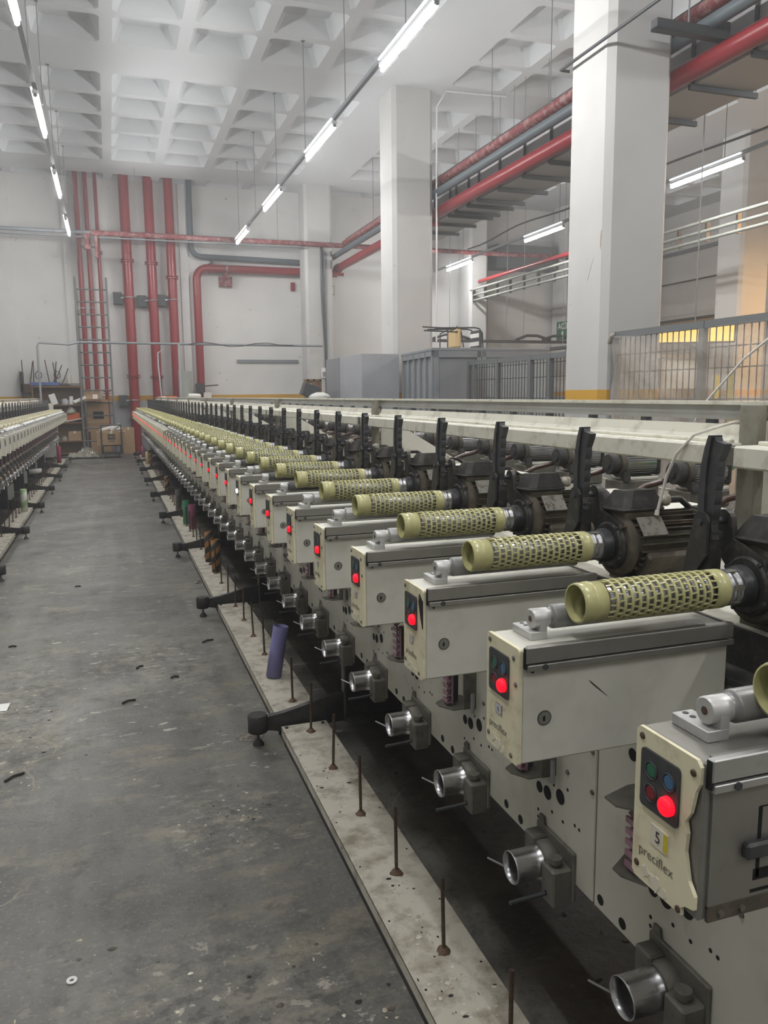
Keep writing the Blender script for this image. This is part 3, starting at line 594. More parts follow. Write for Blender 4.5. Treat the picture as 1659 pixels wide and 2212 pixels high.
MB().box(1.05, 2.28, -.01, 0.0, .8, EYE+.68, 'window_pane').build('pane', t)
t = thing('chair', 'upturned chair with tan seat and black frame lying on the grey cabin', 'chair', (5.95, 14.5, EYE+.87))
b = MB()
for y in (0, .38):
    b.tube([(-.05-.12*(y == 0), y, .33+.1*(y > 0)), (.55, y, .31+.1*(y > 0)), (.6, y, .34+.1*(y > 0)), (.66, y, .02)], .014, 'black_plastic', 8)
    b.tube([(.05, y, .38), (.90, y, .40), (1.0, y, .38), (1.06, y, .30), (1.08, y, .0)], .014, 'black_plastic', 8)
    b.tube([(.32, y, 0), (.32, y, .30), (.5, y, .38), (.52, y, .42)], .014, 'black_plastic', 8)
b.build('frame', t)
MB().box(.50, .62, -.02, .42, .0, .38, 'tan_seat', .04).build('seat', t)
MB().box(.99, 1.05, -.02, .42, .0, .36, 'iron_dark', .02).build('backrest', t)
MB().box(.985, .99, .0, .4, .22, .30, 'paper_white').box(.985, .99, .0, .4, .06, .14, 'paper_white').build('sticker', t)
t = thing('grey_cabin', 'grey steel frame cabin with glass behind the mesh fence', 'cabin', (9.4, 15.0, 0))
for x in (0, 1.1, 2.2, 3.3): MB().box(x, x+.1, 0, .1, 0, EYE+.75, 'cabin_grey').build('post', t)
MB().box(0, 3.4, 0, .1, EYE+.72, EYE+.82, 'cabin_grey').box(0, 3.4, 0, .1, .0, .9, 'cabin_grey').build('frame', t)
MB().box(.1, 3.3, .04, .05, .9, EYE+.72, 'window_pane').build('pane', t)

def fence(name, label, x, y0, y1, ztop, posts, gap):
    t = thing(name, label, 'fence', (x, y0, 0)); L = y1-y0
    MB().box(-.03, .03, 0, L, ztop-.08, ztop, 'fence_grey').box(-.03, .03, 0, L, .1, .16, 'fence_grey').build('top_rail', t)
    for p in posts: MB().box(-.035, .035, p-.04, p+.04, 0, ztop, 'fence_grey').build('post', t)
    b = MB(); k = 0
    while k*gap < L: b.cyl((0, k*gap, .1), (0, k*gap, ztop-.05), .009, 'iron_dark', 4, caps=False); k += 1
    for z in (.6, .95, 1.3, 1.65, 1.98, 2.2): b.cyl((0, 0, z), (0, L, z), .007, 'iron_dark', 4, caps=False)
    b.build('wire_mesh', t); return t
fence('mesh_fence', 'grey wire mesh fence between the cabin and the nearest column', 6.48, 10.1, 14.0, EYE+.60, [0.04, .9, 1.5, 2.65, 3.6, 3.85], .1)
F2 = fence('mesh_fence', 'grey wire mesh fence hung with clear plastic beside the nearest column', 6.2, 4.2, 8.97, EYE+.76, [.05, 1.6, 3.1, 4.72], .1)
for i, (x, y) in enumerate([(10.2, 14.2), (9.5, 12.6), (10.4, 11.5), (11.6, 13.2)]):
    MB().box(x, x+.06, y, y+.06, 0, 2.05, 'yellow_fence').build('yellow_post'); o = bpy.context.scene.collection.objects[-1]
    tag(o, 'yellow steel post seen through the mesh fence, %s along' % ordinal(i+1), 'post', 'yellow posts behind the mesh fence')
t = thing('machine_guard', 'dark grey control cabinet seen through the mesh fence', 'cabinet', (9.0, 11.2, 0))
MB().box(0, .9, 0, 1.6, 0, 1.62, 'cabin_grey', .02).build('cabinet_body', t); MB().box(-.01, 0, .1, 1.5, .9, 1.5, 'window_pane').build('pane', t)
MB().box(0.02, .8, .1, .9, 1.62, 1.78, 'cardboard').build('carton', t)
# draped clear sheet
def sheet():
    mb = MB(); NU, NV = 60, 30; vs = []
    for i in range(NU+1):
        u = i/NU; y = 8.85-4.5*u
        for j in range(NV+1):
            v = j/NV; top = 2.44 - .02*math.sin(u*9); a = math.atan2(v*2.2, u*4.5+.02)
            fold = .07*math.sin(a*30)*min(1, 1.2*math.hypot(u*1.6, v))*max(0, 1-u*1.1) + .035*math.sin(u*40+v*6+2*math.sin(v*7))*(.3+v) + .02*math.sin(u*17-v*21)
            sag = .16*math.sin(PI*min(1, u*2.2))*math.sin(PI*v)*.6
            yy = y + (.05+.20*v)*max(0, 1-u*4)*(-1)*(1-v)*.6
            vs.append((6.11-abs(.02)-.06*v+fold-sag*.4, yy, top-v*2.1-.04*math.sin(u*PI*1.2)*(1-v)))
    fs = [(i*(NV+1)+j, (i+1)*(NV+1)+j, (i+1)*(NV+1)+j+1, i*(NV+1)+j+1) for i in range(NU) for j in range(NV)]
    mb.add(vs, fs, 'clear_sheet', True)
    mb.tube([(6.12, 8.85, 2.46), (6.05, 8.8, 2.43), (6.10, 8.9, 2.36)], .03, 'plastic_film', 6)
    # bunched diagonal crease
    mb.tube([(6.09, 5.9, 2.44), (6.03, 6.5, 2.05), (6.0, 7.0, 1.6), (6.02, 7.3, 1.2)], .012, 'white_tube', 6)
    tag(mb.build('plastic_sheet'), 'dusty clear plastic sheet draped over the mesh fence and knotted at its corner', 'sheet')
sheet()

# ================================================================== winding machines
PITCH_U = .4165
def yb(n): return 1.1445 + PITCH_U*(n-6)
YA, ZA = -.045, 1.392            # tube / motor axis relative to the unit
NUM_W = text_geo('preciflex', .0185)
def perforated_tube(matname):
    b = MB(); ro, ri, L = .0345, .0315, .29; y, z = YA, ZA; x0 = .7035
    O = (x0, y, z); AX = (1, 0, 0)
    b.lathe([(0, .0302), (0, .0325), (.004, .0338), (.016, .0335), (.018, .0325), (.020, .0345), (.026, .0345), (.028, .0335), (.044, .0335), (.045, .0312), (.010, .0312), (0, .0302)], O, AX, matname, 32, False, False)
    b.lathe([(L-.030, ri), (L-.030, ro), (L-.004, ro), (L, ro-.002), (L, ri-.001), (L-.030, ri)], O, AX, matname, 32, False, False)
    N = 14; a, e = .045, L-.030; g = (e-a)/(N+1)
    for i in range(1, N+1):
        t = a+g*i; b.lathe([(t-.0025, ri), (t-.0025, ro-.0002), (t-.0012, ro+.0006), (t+.0012, ro+.0006), (t+.0025, ro-.0002), (t+.0025, ri), (t-.0025, ri)], O, AX, matname, 32, False, False)
    NS = 18; hw = .00135
    for i in range(N+1):
        t0, t1 = a+g*i, a+g*(i+1)
        for k in range(NS):
            s = 1 if k % 2 else -1; a0 = 2*PI*(k+.5*(i % 2))/NS - s*.026; a1 = a0 + s*.052
            vs = []
            for t, an in ((t0, a0), (t1, a1)):
                for da, r in ((-hw/ro, ro), (hw/ro, ro), (hw/ro, ri), (-hw/ro, ri)):
                    q = an+da; vs.append((x0+t, y+r*math.cos(q), z+r*math.sin(q)))
            b.add(vs, [(0, 1, 5, 4), (1, 2, 6, 5), (2, 3, 7, 6), (3, 0, 4, 7)], matname)
    return b.mesh('perforated_tube')
TUBE_ME = perforated_tube('tube_resin'); TUBE_PALE = perforated_tube('tube_resin_pale')

def p_cover(m, x1=1.01):
    b = MB().box(.602, x1, -.0555, .0555, 1.133, 1.327, m, .003)
    b.cyl((.644, -.0553, 1.208), (.644, -.0565, 1.208), .0128, 'iron_dark', 18).cyl((.644, -.0563, 1.208), (.644, -.0567, 1.208), .0112, 'rail_alu', 18).box(.641, .645, -.0570, -.0566, 1.203, 1.2115, 'dark_hole')
    for x, z in ((.62, 1.29), (1.0, 1.15)): b.cyl((x, -.0555, z), (x, -.058, z), .003, 'iron_dark', 8)
    return b
def p_plate(m):
    b = MB().prism(rrect(-.0565, .0565, 1.131, 1.329, .006), 'x', .595, .602, m)
    for y, z in ((.045, 1.318), (-.040, 1.310), (.047, 1.150), (-.035, 1.142), (-.048, 1.268)):
        b.lathe([(0, .0045), (.0015, .0042), (.002, .0025)], (.595, y, z), (-1, 0, 0), 'cast_grey', 10)
    return b
def p_worn():
    b = MB(); rr = random.Random(3)
    b.add([(.5945, -p[0]+.012, p[1]+1.172) for p in NUM_W[0]], NUM_W[1], 'print_grey')
    for cy_, cz, sx in ((.030, 1.148, .012), (.012, 1.143, .016), (-.006, 1.139, .009)):
        P = [(cy_+sx*(.5+.5*rr.random())*math.cos(a)*.7, cz+sx*(.4+.5*rr.random())*math.sin(a)) for a in [i*PI/5 for i in range(10)]]
        b.prism(P, 'x', .5942, .595, 'sticker_pale')
    return b
def p_panel(): return MB().prism(rrect(-.0262, .0428, 1.2325, 1.3065, .006), 'x', .592, .5955, 'black_plastic')
def p_btn(y, z, m): return MB().ring((.5925, y, z), (-1, 0, 0), .002, .0112, .0098, 'iron_dark', 18).lathe([(0, .0098), (.0008, .0098), (.0012, .007)], (.5922, y, z), (-1, 0, 0), m, 16)
def p_lamp(m): return MB().lathe([(0, .0117), (.006, .0115), (.0085, .0098), (.0095, .005)], (.592, -.0105, 1.2545), (-1, 0, 0), m, 18)
def p_label(n):
    b = MB().box(.5938, .595, -.0022, .0200, 1.197, 1.2145, 'name_metal').box(.5932, .5938, .0002, .0175, 1.1985, 1.213, 'label_white')
    vs, fs = text_geo(str(n), .0150); b.add([(.5931, -p[0]+.009, p[1]+1.2057) for p in vs], fs, 'print_black'); return b
def p_siderail(m='rail_alu'):
    b = MB().box(.604, 1.012, -.066, -.0555, 1.306, 1.333, m, .0015).box(.606, 1.012, -.068, -.0555, 1.294, 1.304, m, .001).box(.612, 1.012, -.060, -.050, 1.327, 1.332, 'rail_alu')
    return b.box(.6035, .605, -.0645, -.056, 1.297, 1.331, 'dark_hole').cyl((.637, -.068, 1.2995), (.637, -.070, 1.2995), .005, 'iron_dark', 10)
def p_bracket():
    b = MB().box(.638, .668, -.017, .047, 1.327, 1.341, 'bracket_alu', .001)
    b.prism([(-.0165, 1.327), (.0165, 1.327), *arc((0, 1.360), .0165, 0, PI, 14)], 'x', .656, .669, 'bracket_alu')
    b.lathe([(0, .0150), (.0015, .0168), (.030, .0168)], (.646, 0, 1.360), (1, 0, 0), 'bracket_alu', 22)
    b.cyl((.6465, 0, 1.360), (.6455, 0, 1.360), .0052, 'rust', 12)
    for y in (.026, .039): b.cyl((.652, y, 1.341), (.652, y, 1.3416), .004, 'iron_dark', 10)
    return b
def p_roller(m): return MB().lathe([(0, .010), (.005, .015), (.007, .011), (.010, .016), (.016, .016), (.016, .0195), (.0185, .0205), (.324, .0205), (.326, .018)], (.668, 0, 1.360), (1, 0, 0), m, 20)
def p_chuck():
    b = MB().lathe([(0, .020), (.002, .026), (.24, .026)], (.755, YA, ZA), (1, 0, 0), 'steel', 16)
    b.lathe([(0, .030), (.004, .0325), (.012, .0325), (.014, .030), (.018, .030), (.020, .0325), (.026, .0325), (.028, .029)], (.994, YA, ZA), (1, 0, 0), 'steel', 24)
    for k in range(6):
        a = k*PI/3+.3; T = Matrix.Translation((1.004, YA, ZA)) @ Matrix.Rotation(a, 4, 'X'); b.box(-.006, .016, -.004, .004, .030, .0335, 'cast_grey', T=T)
    b.lathe([(0, .028), (.003, .036), (.006, .030), (.009, .037), (.012, .031), (.015, .038), (.018, .032), (.022, .038), (.026, .033), (.030, .037)], (1.022, YA, ZA), (1, 0, 0), 'black_plastic', 24)
    return b
HY, HZ = .018, 1.500
def p_hinge():
    P = arc((YA, ZA), .054, math.radians(150), math.radians(385), 18)
    P += [(YA+.075, ZA+.050)] + arc((HY, HZ), .020, math.radians(-20), math.radians(175), 10) + [(HY-.026, HZ-.030), (YA-.035, ZA+.052)]
    b = MB().prism(P, 'x', 1.052, 1.064, 'hinge_black')
    Q = arc((HY, HZ), .019, math.radians(-10), math.radians(190), 10) + [(HY-.018, 1.44), (HY+.012, 1.40), (HY+.040, 1.40), (HY+.030, 1.45)]
    b.prism(Q, 'x', 1.000, 1.006, 'hinge_black').cyl((.996, HY, HZ), (1.066, HY, HZ), .0065, 'iron_dark', 10)
    b.lathe([(0, .048), (.006, .055), (.020, .056)], (1.048, YA, ZA), (1, 0, 0), 'hinge_black', 28)
    for a in (0.5, 2.2, 3.6, 5.2): b.cyl((1.047, YA+.052*math.cos(a), ZA+.052*math.sin(a)), (1.051, YA+.052*math.cos(a), ZA+.052*math.sin(a)), .004, 'iron_dark', 8)
    return b
def p_handle():
    y = HY
    L = [(y+.017, 1.468), (y+.020, 1.51), (y+.0205, 1.555), (y+.017, 1.60), (y+.010, 1.634), (y+.003, 1.650)]
    Rr = [(y-.012, 1.653), (y-.015, 1.646), (y-.037, 1.642), (y-.034, 1.632), (y-.027, 1.618)]
    for k in range(29):
        q = k/28; Rr.append((y-.0225+.0070*q-.0022*abs(math.sin(4*PI*q)), 1.610-.104*q))
    Rr += [(y-.0135, 1.495), (y-.017, 1.468)]
    b = MB().prism(L + Rr, 'x', 1.013, 1.029, 'black_plastic')
    b.prism([(y+.016, 1.470), (y+.019, 1.51), (y+.0195, 1.555), (y+.016, 1.60), (y+.009, 1.632), (y+.0, 1.656), (y-.008, 1.656), (y+.001, 1.60), (y+.003, 1.550), (y+.001, 1.470)], 'x', 1.009, 1.033, 'black_plastic')
    return b.prism([(y+.016, 1.482), (y-.016, 1.482), (y-.014, 1.40), (y+.018, 1.40)], 'x', 1.010, 1.038, 'hinge_black')
def p_motor(fins=True):
    b = MB().lathe([(0, .066), (.004, .072), (.018, .072), (.026, .062), (.205, .060), (.208, .070), (.222, .072), (.224, .066)], (1.064, YA, ZA), (1, 0, 0), 'motor_dust', 28)
    if fins:
        for k in range(26):
            a = 2*PI*k/26; T = Matrix.Translation((0, YA, ZA)) @ Matrix.Rotation(a, 4, 'X'); b.box(1.094, 1.268, -.0014, .0014, .058, .0715, 'motor_dust', T=T)
        for a in (.7, 2.3, 3.9, 5.5): b.cyl((1.056, YA+.066*math.sin(a), ZA+.066*math.cos(a)), (1.262, YA+.066*math.sin(a), ZA+.066*math.cos(a)), .0032, 'rust', 6)
    return b
def p_fan(): return MB().lathe([(0, .073), (.004, .076), (.030, .076), (.040, .068), (.042, .02)], (1.280, YA, ZA), (1, 0, 0), 'motor_black', 28)
def p_terminal():
    T = Matrix.Translation((0, YA, ZA)) @ Matrix.Rotation(math.radians(-2), 4, 'X')
    b = MB().box(1.070, 1.165, -.038, .038, .055, .078, 'motor_dust', .004, T)
    b.box(1.056, 1.172, -.044, .044, .076, .085, 'motor_black', .004, T)
    b.add([(x, y, z) for z, i in ((.085, 0), (.122, .020)) for x, y in ((1.060+i, -.041+i), (1.168-i*.4, -.041+i), (1.168-i*.4, .041-i), (1.060+i, .041-i))], [(0, 1, 5, 4), (1, 2, 6, 5), (2, 3, 7, 6), (3, 0, 4, 7), (4, 5, 6, 7)], 'motor_black', False, T)
    return b
def p_gland(): return MB().lathe([(0, .011), (.010, .011), (.011, .014), (.028, .014), (.030, .009)], (1.164, YA-.020, 1.492), (1, -.05, -.1), 'nut_tan', 8).tube([(1.19, YA-.020, 1.49), (1.23, YA-.015, 1.490), (1.29, YA+.02, 1.46), (1.33, YA+.06, 1.42), (1.36, YA+.10, 1.34)], .007, 'black_plastic', 6)
def p_name():
    T = Matrix.Translation((0, YA, ZA)) @ Matrix.Rotation(math.radians(50), 4, 'X'); return MB().box(1.095, 1.160, -.024, .024, .070, .0728, 'name_metal', T=T)
def p_foot():
    T = Matrix.Translation((0, YA, ZA)) @ Matrix.Rotation(math.radians(128), 4, 'X')
    b = MB().box(1.105, 1.255, -.035, .035, .056, .082, 'motor_dust', .005, T).box(1.135, 1.200, -.050, -.030, .056, .074, 'motor_dust', .003, T)
    return b.cyl((1.175, YA+.005, 1.302), (1.175, YA+.005, 1.34), .066, 'motor_black', 20).box(1.10, 1.25, YA-.05, YA+.06, 1.302, 1.315, 'motor_dust')
CY, CZ = -.080, .675
def p_cupbase():
    b = MB().box(.897, .9065, CY-.098, CY+.062, .630, .742, 'cast_grey', .003)
    b.prism([(CY+.030, .742), (CY+.055, .742), (CY+.052, .760), (CY+.034, .760)], 'x', .899, .9065, 'cast_grey')
    b.lathe([(0, .046), (.003, .048), (.034, .048), (.038, .043)], (.905, CY, CZ), (-1, 0, 0), 'cast_grey', 26)
    b.box(.862, .90, CY+.012, CY+.056, .670, .728, 'cast_grey', .004).box(.852, .90, CY-.092, CY-.040, .618, .704, 'cast_grey', .004)
    return b.cyl((.8515, CY-.062, .640), (.8505, CY-.062, .640), .006, 'dark_hole', 10)
def p_cup():
    b = MB().lathe([(0, .040), (.004, .041), (.008, .0405), (.012, .0375), (.030, .0362), (.066, .0362), (.071, .0370), (.074, .0360), (.073, .0345), (.060, .0325), (.050, .0315)], (.870, CY, CZ), (-1, 0, 0), 'chrome', 28, False, False)
    return b.lathe([(0, .0315), (.006, .027), (-.030, .0265), (-.030, .001)], (.820, CY, CZ), (-1, 0, 0), 'motor_black', 24, False, False)
def p_knob(): return MB().cyl((.872, CY-.066, .703), (.872, CY-.066, .712), .009, 'cast_grey', 18).cyl((.872, CY-.066, .712), (.872, CY-.066, .723), .0150, 'cast_grey', 22)
def p_lever(dark): return (MB().tube([(.870, CY-.062, .640), (.80, CY-.055, .632), (.765, CY-.060, .634)], .0048, 'iron_dark', 8) if dark else MB().tube([(.83, CY+.020, .640), (.80, CY+.050, .652), (.775, CY+.072, .662)], .0025, 'steel', 6))
YT = -.035
def p_tension(y0=0.0, big=False):
    b = MB().prism([(.905, y0-.045), (.905, y0+.048), (.865, y0+.052), (.800, y0+.030), (.800, y0-.005), (.84, y0-.045)], 'z', 1.014, 1.0175, 'cast_grey')
    b.prism([(.905, y0-.045), (.905, y0+.048), (.865, y0+.052), (.815, y0+.020), (.815, y0-.005), (.84, y0-.045)], 'z', .878, .8815, 'cast_grey')
    return b.box(.868, .905, y0-.052, y0-.046, .88, 1.03, 'cast_grey').cyl((.885, y0-.07, .875), (.885, y0-.07, .93), .006, 'steel', 10)
def p_comb(y0=0.0):
    b = MB()
    for y in (-.018, .012): b.box(.846, .851, y0+y-.002, y0+y+.002, .885, .985, 'pink')
    for k in range(5): b.box(.836, .851, y0-.020, y0+.015, .890+.021*k, .894+.021*k, 'pink').box(.832, .836, y0-.020, y0+.010, .890+.021*k, .901+.021*k, 'pink')
    return b.box(.853, .868, y0-.014, y0+.010, .89, .985, 'black_plastic').cyl((.835, y0, .99), (.85, y0, 1.0), .006, 'pink', 8)

ROLL_ME = [p_roller(k).mesh('roller') for k in ('roller_grey', 'roller_dark', 'roller_grey', 'aluminium')]
def unit_proto(lod, left=False):
    t = thing('winding_unit', '', 'winding unit'); col = 'plate_pale' if left else 'plate_cream'
    p_cover('cover_grey').build('cover', t)
    fp = p_plate(col).build('front_plate', t)
    if lod < 2 or left: p_panel().build('button_panel', fp)
    if not left: tag(p_lamp('lamp_red').build('signal_lamp', fp), 'lit red lamp')
    if lod == 0:
        p_worn().build('worn_lettering', fp)
        tag(p_btn(.0222, 1.2835, 'btn_green').build('button', fp), 'green button'); tag(p_btn(-.0095, 1.2830, 'btn_blue').build('button', fp), 'blue button'); tag(p_btn(.0222, 1.2545, 'btn_red').build('button', fp), 'unlit red button')
        p_label(0).build('number_label', fp)
    if lod < 2: p_siderail().build('side_rail', t); p_bracket().build('roller_bracket', t); p_chuck().build('tube_chuck', t); p_hinge().build('hinge_plate', t)
    o = bpy.data.objects.new('roller', p_roller('roller_white').mesh('roller') if left else ROLL_ME[0]); C.objects.link(o); o.parent = t
    mo = p_motor(lod == 0).build('motor', t)
    if lod < 2: p_fan().build('fan_cover', mo); p_terminal().build('terminal_box', mo)
    if lod == 0: p_name().build('name_plate', mo); p_gland().build('cable_gland', mo); p_foot().build('motor_foot', mo)
    p_handle().build('handle', t)
    cb = p_cupbase().build('cup_bracket', t); p_cup().build('cup', cb)
    if lod < 2: p_knob().build('knob', cb)
    if lod == 0: p_lever(True).build('lever', cb); p_lever(False).build('wire_guide', cb)
    if lod < 2 or left:
        tn = p_tension(YT).build('tension_bracket', t); p_comb(YT).build('tension_comb', tn)
    if left:
        b = MB().lathe([(0, .012), (.012, .034), (.045, .040), (.060, .022)], (.895, .03, .815), (-1, .1, .15), 'motor_black', 9).box(.83, .90, -.02, .07, .775, .80, 'motor_black', .006).tube([(.84, .05, .80), (.80, .02, .83), (.80, -.05, .81), (.86, -.08, .80)], .010, 'motor_black', 6)
        b.box(.865, .90, CY-.05, CY+.06, .722, .731, 'wood', .003)
        b.build('yarn_brush', t)
    return t
protos = {0: unit_proto(0), 1: unit_proto(1), 2: unit_proto(2)}; fresh = {0: True, 1: True, 2: True}
def kid(o, name):
    for c in o.children_recursive:
        if c.name.split('.')[0] == name: return c
RL = random.Random(11)
FR = 5
for n in range(FR, 61):
    lod = 0 if n <= 15 else 1 if n <= 27 else 2
    u = protos[lod] if fresh[lod] else copy_tree(protos[lod]); fresh[lod] = False
    u.location = (0, yb(n), 0); o_ = ordinal(n-FR+1)
    extra = {5: 'open scuffed side', 6: 'scratched side', 7: 'torn front corner'}.get(n)
    if n <= 7: lab = 'winding unit numbered %d, %s, lit red lamp, %s box from the camera' % (n, extra, o_)
    else: lab = 'winding unit with glowing red lamp, %s along from the camera on the red-lamp machine' % o_
    tag(u, lab, 'winding unit', 'winding units of the red-lamp machine')
    r = kid(u, 'roller'); r.data = ROLL_ME[0] if n < 8 else RL.choice(ROLL_ME)
    if lod == 0: kid(u, 'number_label').data = p_label(n).mesh('number_label')
    if n == 13:
        kid(u, 'signal_lamp').data = p_lamp('lamp_white').mesh('signal_lamp'); tag(kid(u, 'signal_lamp'), 'white lamp')
        u['label'] = 'winding unit with a white lamp among the red ones, %s along from the camera' % o_
    t = bpy.data.objects.new('perforated_tube', TUBE_ME); C.objects.link(t); t.location = (0, yb(n), 0)
    t.rotation_euler = (0, 0, 0)
    tag(t, 'pale green perforated tube on its spindle, %s along from the camera on the red-lamp machine' % o_, 'tube', 'perforated tubes of the red-lamp machine')
# unit 5: side cover off, grey inner plate with slots and a black clip; unit 6: scratches
u5 = [o for o in C.objects if o.name.startswith('winding_unit') and abs(o.location.y-yb(5)) < .01][0]
b = MB().box(.612, 1.01, -.0590, -.0555, 1.150, 1.294, 'rail_alu').box(.612, 1.01, -.0600, -.0555, 1.133, 1.152, 'motor_dust')
b.box(.70, 1.0, -.0596, -.0588, 1.272, 1.278, 'dark_hole').box(.68, 1.0, -.0596, -.0588, 1.262, 1.2635, 'dark_hole').box(.678, .683, -.0596, -.0588, 1.175, 1.263, 'dark_hole').box(.675, 1.0, -.0596, -.0588, 1.172, 1.186, 'dark_hole').box(.672, 1.0, -.0596, -.0588, 1.157, 1.161, 'dark_hole')
b.box(.655, .700, -.070, -.0588, 1.205, 1.225, 'black_plastic', .003)
for x in (.63, .66, .72): b.cyl((x, -.060, 1.142), (x, -.063, 1.142), .004, 'cast_grey', 8)
b.prism([(.735, 1.195), (.75, 1.21), (.765, 1.213), (.78, 1.205), (.79, 1.19), (.76, 1.197)], 'y', -.0597, -.0590, 'sticker_pale')
tag(b.build('inner_plate', u5), 'dark scuffed inner plate with slots')
kid(u5, 'side_rail').data = p_siderail('aluminium').mesh('side_rail'); kid(u5, 'cover').data = p_cover('rail_alu').mesh('cover'); fp5 = kid(u5, 'front_plate'); q = MB().prism([(.0565, 1.137), (.0565, 1.323), (.0505, 1.329), (-.050, 1.329), (-.0565, 1.322), (-.056, 1.302), (-.050, 1.290), (-.044, 1.262), (-.036, 1.248), (-.040, 1.235), (-.038, 1.212), (-.046, 1.180), (-.0565, 1.166), (-.056, 1.150), (-.042, 1.146), (-.035, 1.140), (-.036, 1.131), (.0505, 1.131)], 'x', .595, .600, 'plate_cream')
for y, z in ((.045, 1.318), (-.046, 1.312), (.047, 1.150), (-.031, 1.136)): q.lathe([(0, .0045), (.0015, .0042), (.002, .0025)], (.595, y, z), (-1, 0, 0), 'rust', 10)
fp5.data = q.mesh('front_plate')
kid(u5, 'number_label').data = (lambda b: (b.box(.5938, .595, -.010, .022, 1.190, 1.216, 'sticker_pale').box(.5934, .5938, -.0095, -.002, 1.192, 1.214, 'stripe_yellow').add([(.5931, -p[0]+.008, p[1]+1.203) for p in text_geo('5', .021)[0]], text_geo('5', .021)[1], 'print_black').mesh('number_label')))(MB())
u6 = [o for o in C.objects if o.name.startswith('winding_unit') and abs(o.location.y-yb(6)) < .01][0]
MB().prism([(.726, 1.262), (.733, 1.254), (.746, 1.243), (.764, 1.229), (.760, 1.233), (.745, 1.247), (.731, 1.259)], 'y', -.0560, -.0554, 'rust').build('scratch', u6)
u7 = [o for o in C.objects if o.name.startswith('winding_unit') and abs(o.location.y-yb(7)) < .01][0]
MB().prism([(-.058, 1.305), (-.040, 1.318), (-.036, 1.300), (-.046, 1.27), (-.058, 1.245)], 'x', .5935, .5955, 'dark_hole').build('torn_corner', u7)

# ---- frame of the near machine
def bay_panel(y0, y1, units, near):
    b = MB().box(.905, .917, y0, y1, .668, 1.128, 'panel_paint', .002)
    if near:
        H3 = [(-.016, .819, .0135), (-.052, .822, .0165), (-.107, .839, .0175), (-.27, .693, .011), (-.345, .690, .0115), (-.358, 1.051, .0125)]
        S3 = [(-.078, .876), (-.02, .87), (-.079, .854), (-.136, .870), (-.074, .786), (-.0125, .761), (-.013, .743), (-.12, .786), (-.168, .803), (-.185, .802)]
        for n in units:
            for dy, z, r in H3: b.cyl((.9052, yb(n)+dy, z), (.9042, yb(n)+dy, z), r, 'dark_hole', 16)
            for dy, z in S3: b.cyl((.9052, yb(n)+dy, z), (.9045, yb(n)+dy, z), .0042, 'dark_hole', 8)
            for dy, z in ((-.135, .911), (-.23, .911), (-.228, .999)): b.lathe([(0, .006), (.003, .0055)], (.905, yb(n)+dy, z), (-1, 0, 0), 'cast_grey', 8)
    return b
def frame(t, joints, first, near_bays):
    for j in range(len(joints)-1):
        y0, y1 = joints[j]+.003, joints[j+1]-.003
        us = range(first+6*j, first+6*j+6)
        bay_panel(y0, y1, us, j in near_bays).build('front_panel', t)
        b = MB().box(1.166, 1.290, y0+.015, y1-.04, 1.582, 1.626, 'beam_paint', .004).box(1.218, 1.232, y0+.02, y1-.05, 1.625, 1.634, 'beam_paint', .002)
        b.prism([(1.250, 1.624), (1.292, 1.624), (1.292, 1.662), (1.274, 1.662), (1.266, 1.640)], 'y', y0+.02, y1-.05, 'beam_paint')
        b.box(1.172, 1.286, y0-.004, y0+.015, 1.586, 1.622, 'cast_grey').box(1.172, 1.286, y1-.04, y1-.012, 1.586, 1.622, 'cast_grey'); b.build('top_beam', t)
        MB().box(1.278, 1.306, y0-.003, y1+.003, 1.704, 1.712, 'beam_paint').box(1.284, 1.300, y0-.003, y1+.003, 1.680, 1.704, 'rail_paint').box(1.278, 1.306, y0-.003, y1+.003, 1.672, 1.680, 'rail_paint').build('rail', t)
        MB().box(1.085, 1.56, y0, y1, 1.292, 1.302, 'beam_paint').box(1.56, 2.30, y0, y1, 1.290, 1.300, 'cast_grey').build('deck', t)
        MB().box(.917, 2.36, y0, y1, .69, .70, 'leg_black').box(2.36, 2.372, y0, y1, .66, 1.30, 'panel_paint').build('base_plate', t)
        MB().box(.917, 1.03, y0, y1, 1.115, 1.122, 'panel_paint').box(1.022, 1.03, y0, y1, 1.122, 1.215, 'panel_paint').box(1.014, 1.09, y0, y1, 1.215, 1.228, 'motor_black').box(1.075, 1.085, y0, y1, 1.228, 1.30, 'motor_black').build('trough', t)
    for j, y in enumerate(joints):
        MB().box(1.246, 1.272, y-.02, y+.03, 1.30, 1.706, 'post_paint', .002).build('rail_post', t)
        MB().prism([(1.30, 1.302), (1.80, 1.302), (1.80, 1.34), (1.36, 1.60), (1.30, 1.60)], 'y', y+.035, y+.047, 'cover_grey').build('gusset', t)
def leg(t, y, side_label=None):
    lg = MB().box(1.068, 2.25, y-.014, y+.014, .08, .69, 'leg_black').box(1.058, 1.070, y-.022, y+.022, .06, .69, 'cast_grey', .002).box(1.07, 1.09, y-.05, y+.05, .10, .16, 'leg_black').build('leg', t)
    P = [(1.06, .215), (.95, .200), (.84, .172), (.74, .150), (.66, .140), (.63, .140), (.63, .075), (.72, .058), (.86, .060), (1.06, .064)]
    MB().prism(P, 'y', y-.017, y+.017, 'leg_black').build('foot_arm', lg)
    MB().lathe([(0, .044), (.004, .050), (.084, .050), (.090, .045)], (.612, y-.01, .068), (0, 0, 1), 'leg_black', 20).build('foot_boss', lg)
    MB().cyl((.612, y-.01, .02), (.612, y-.01, .075), .0075, 'cast_grey', 8).lathe([(0, .028), (.006, .028), (.022, .017), (.030, .013)], (.612, y-.01, 0), (0, 0, 1), 'leg_black', 18).build('levelling_foot', lg)
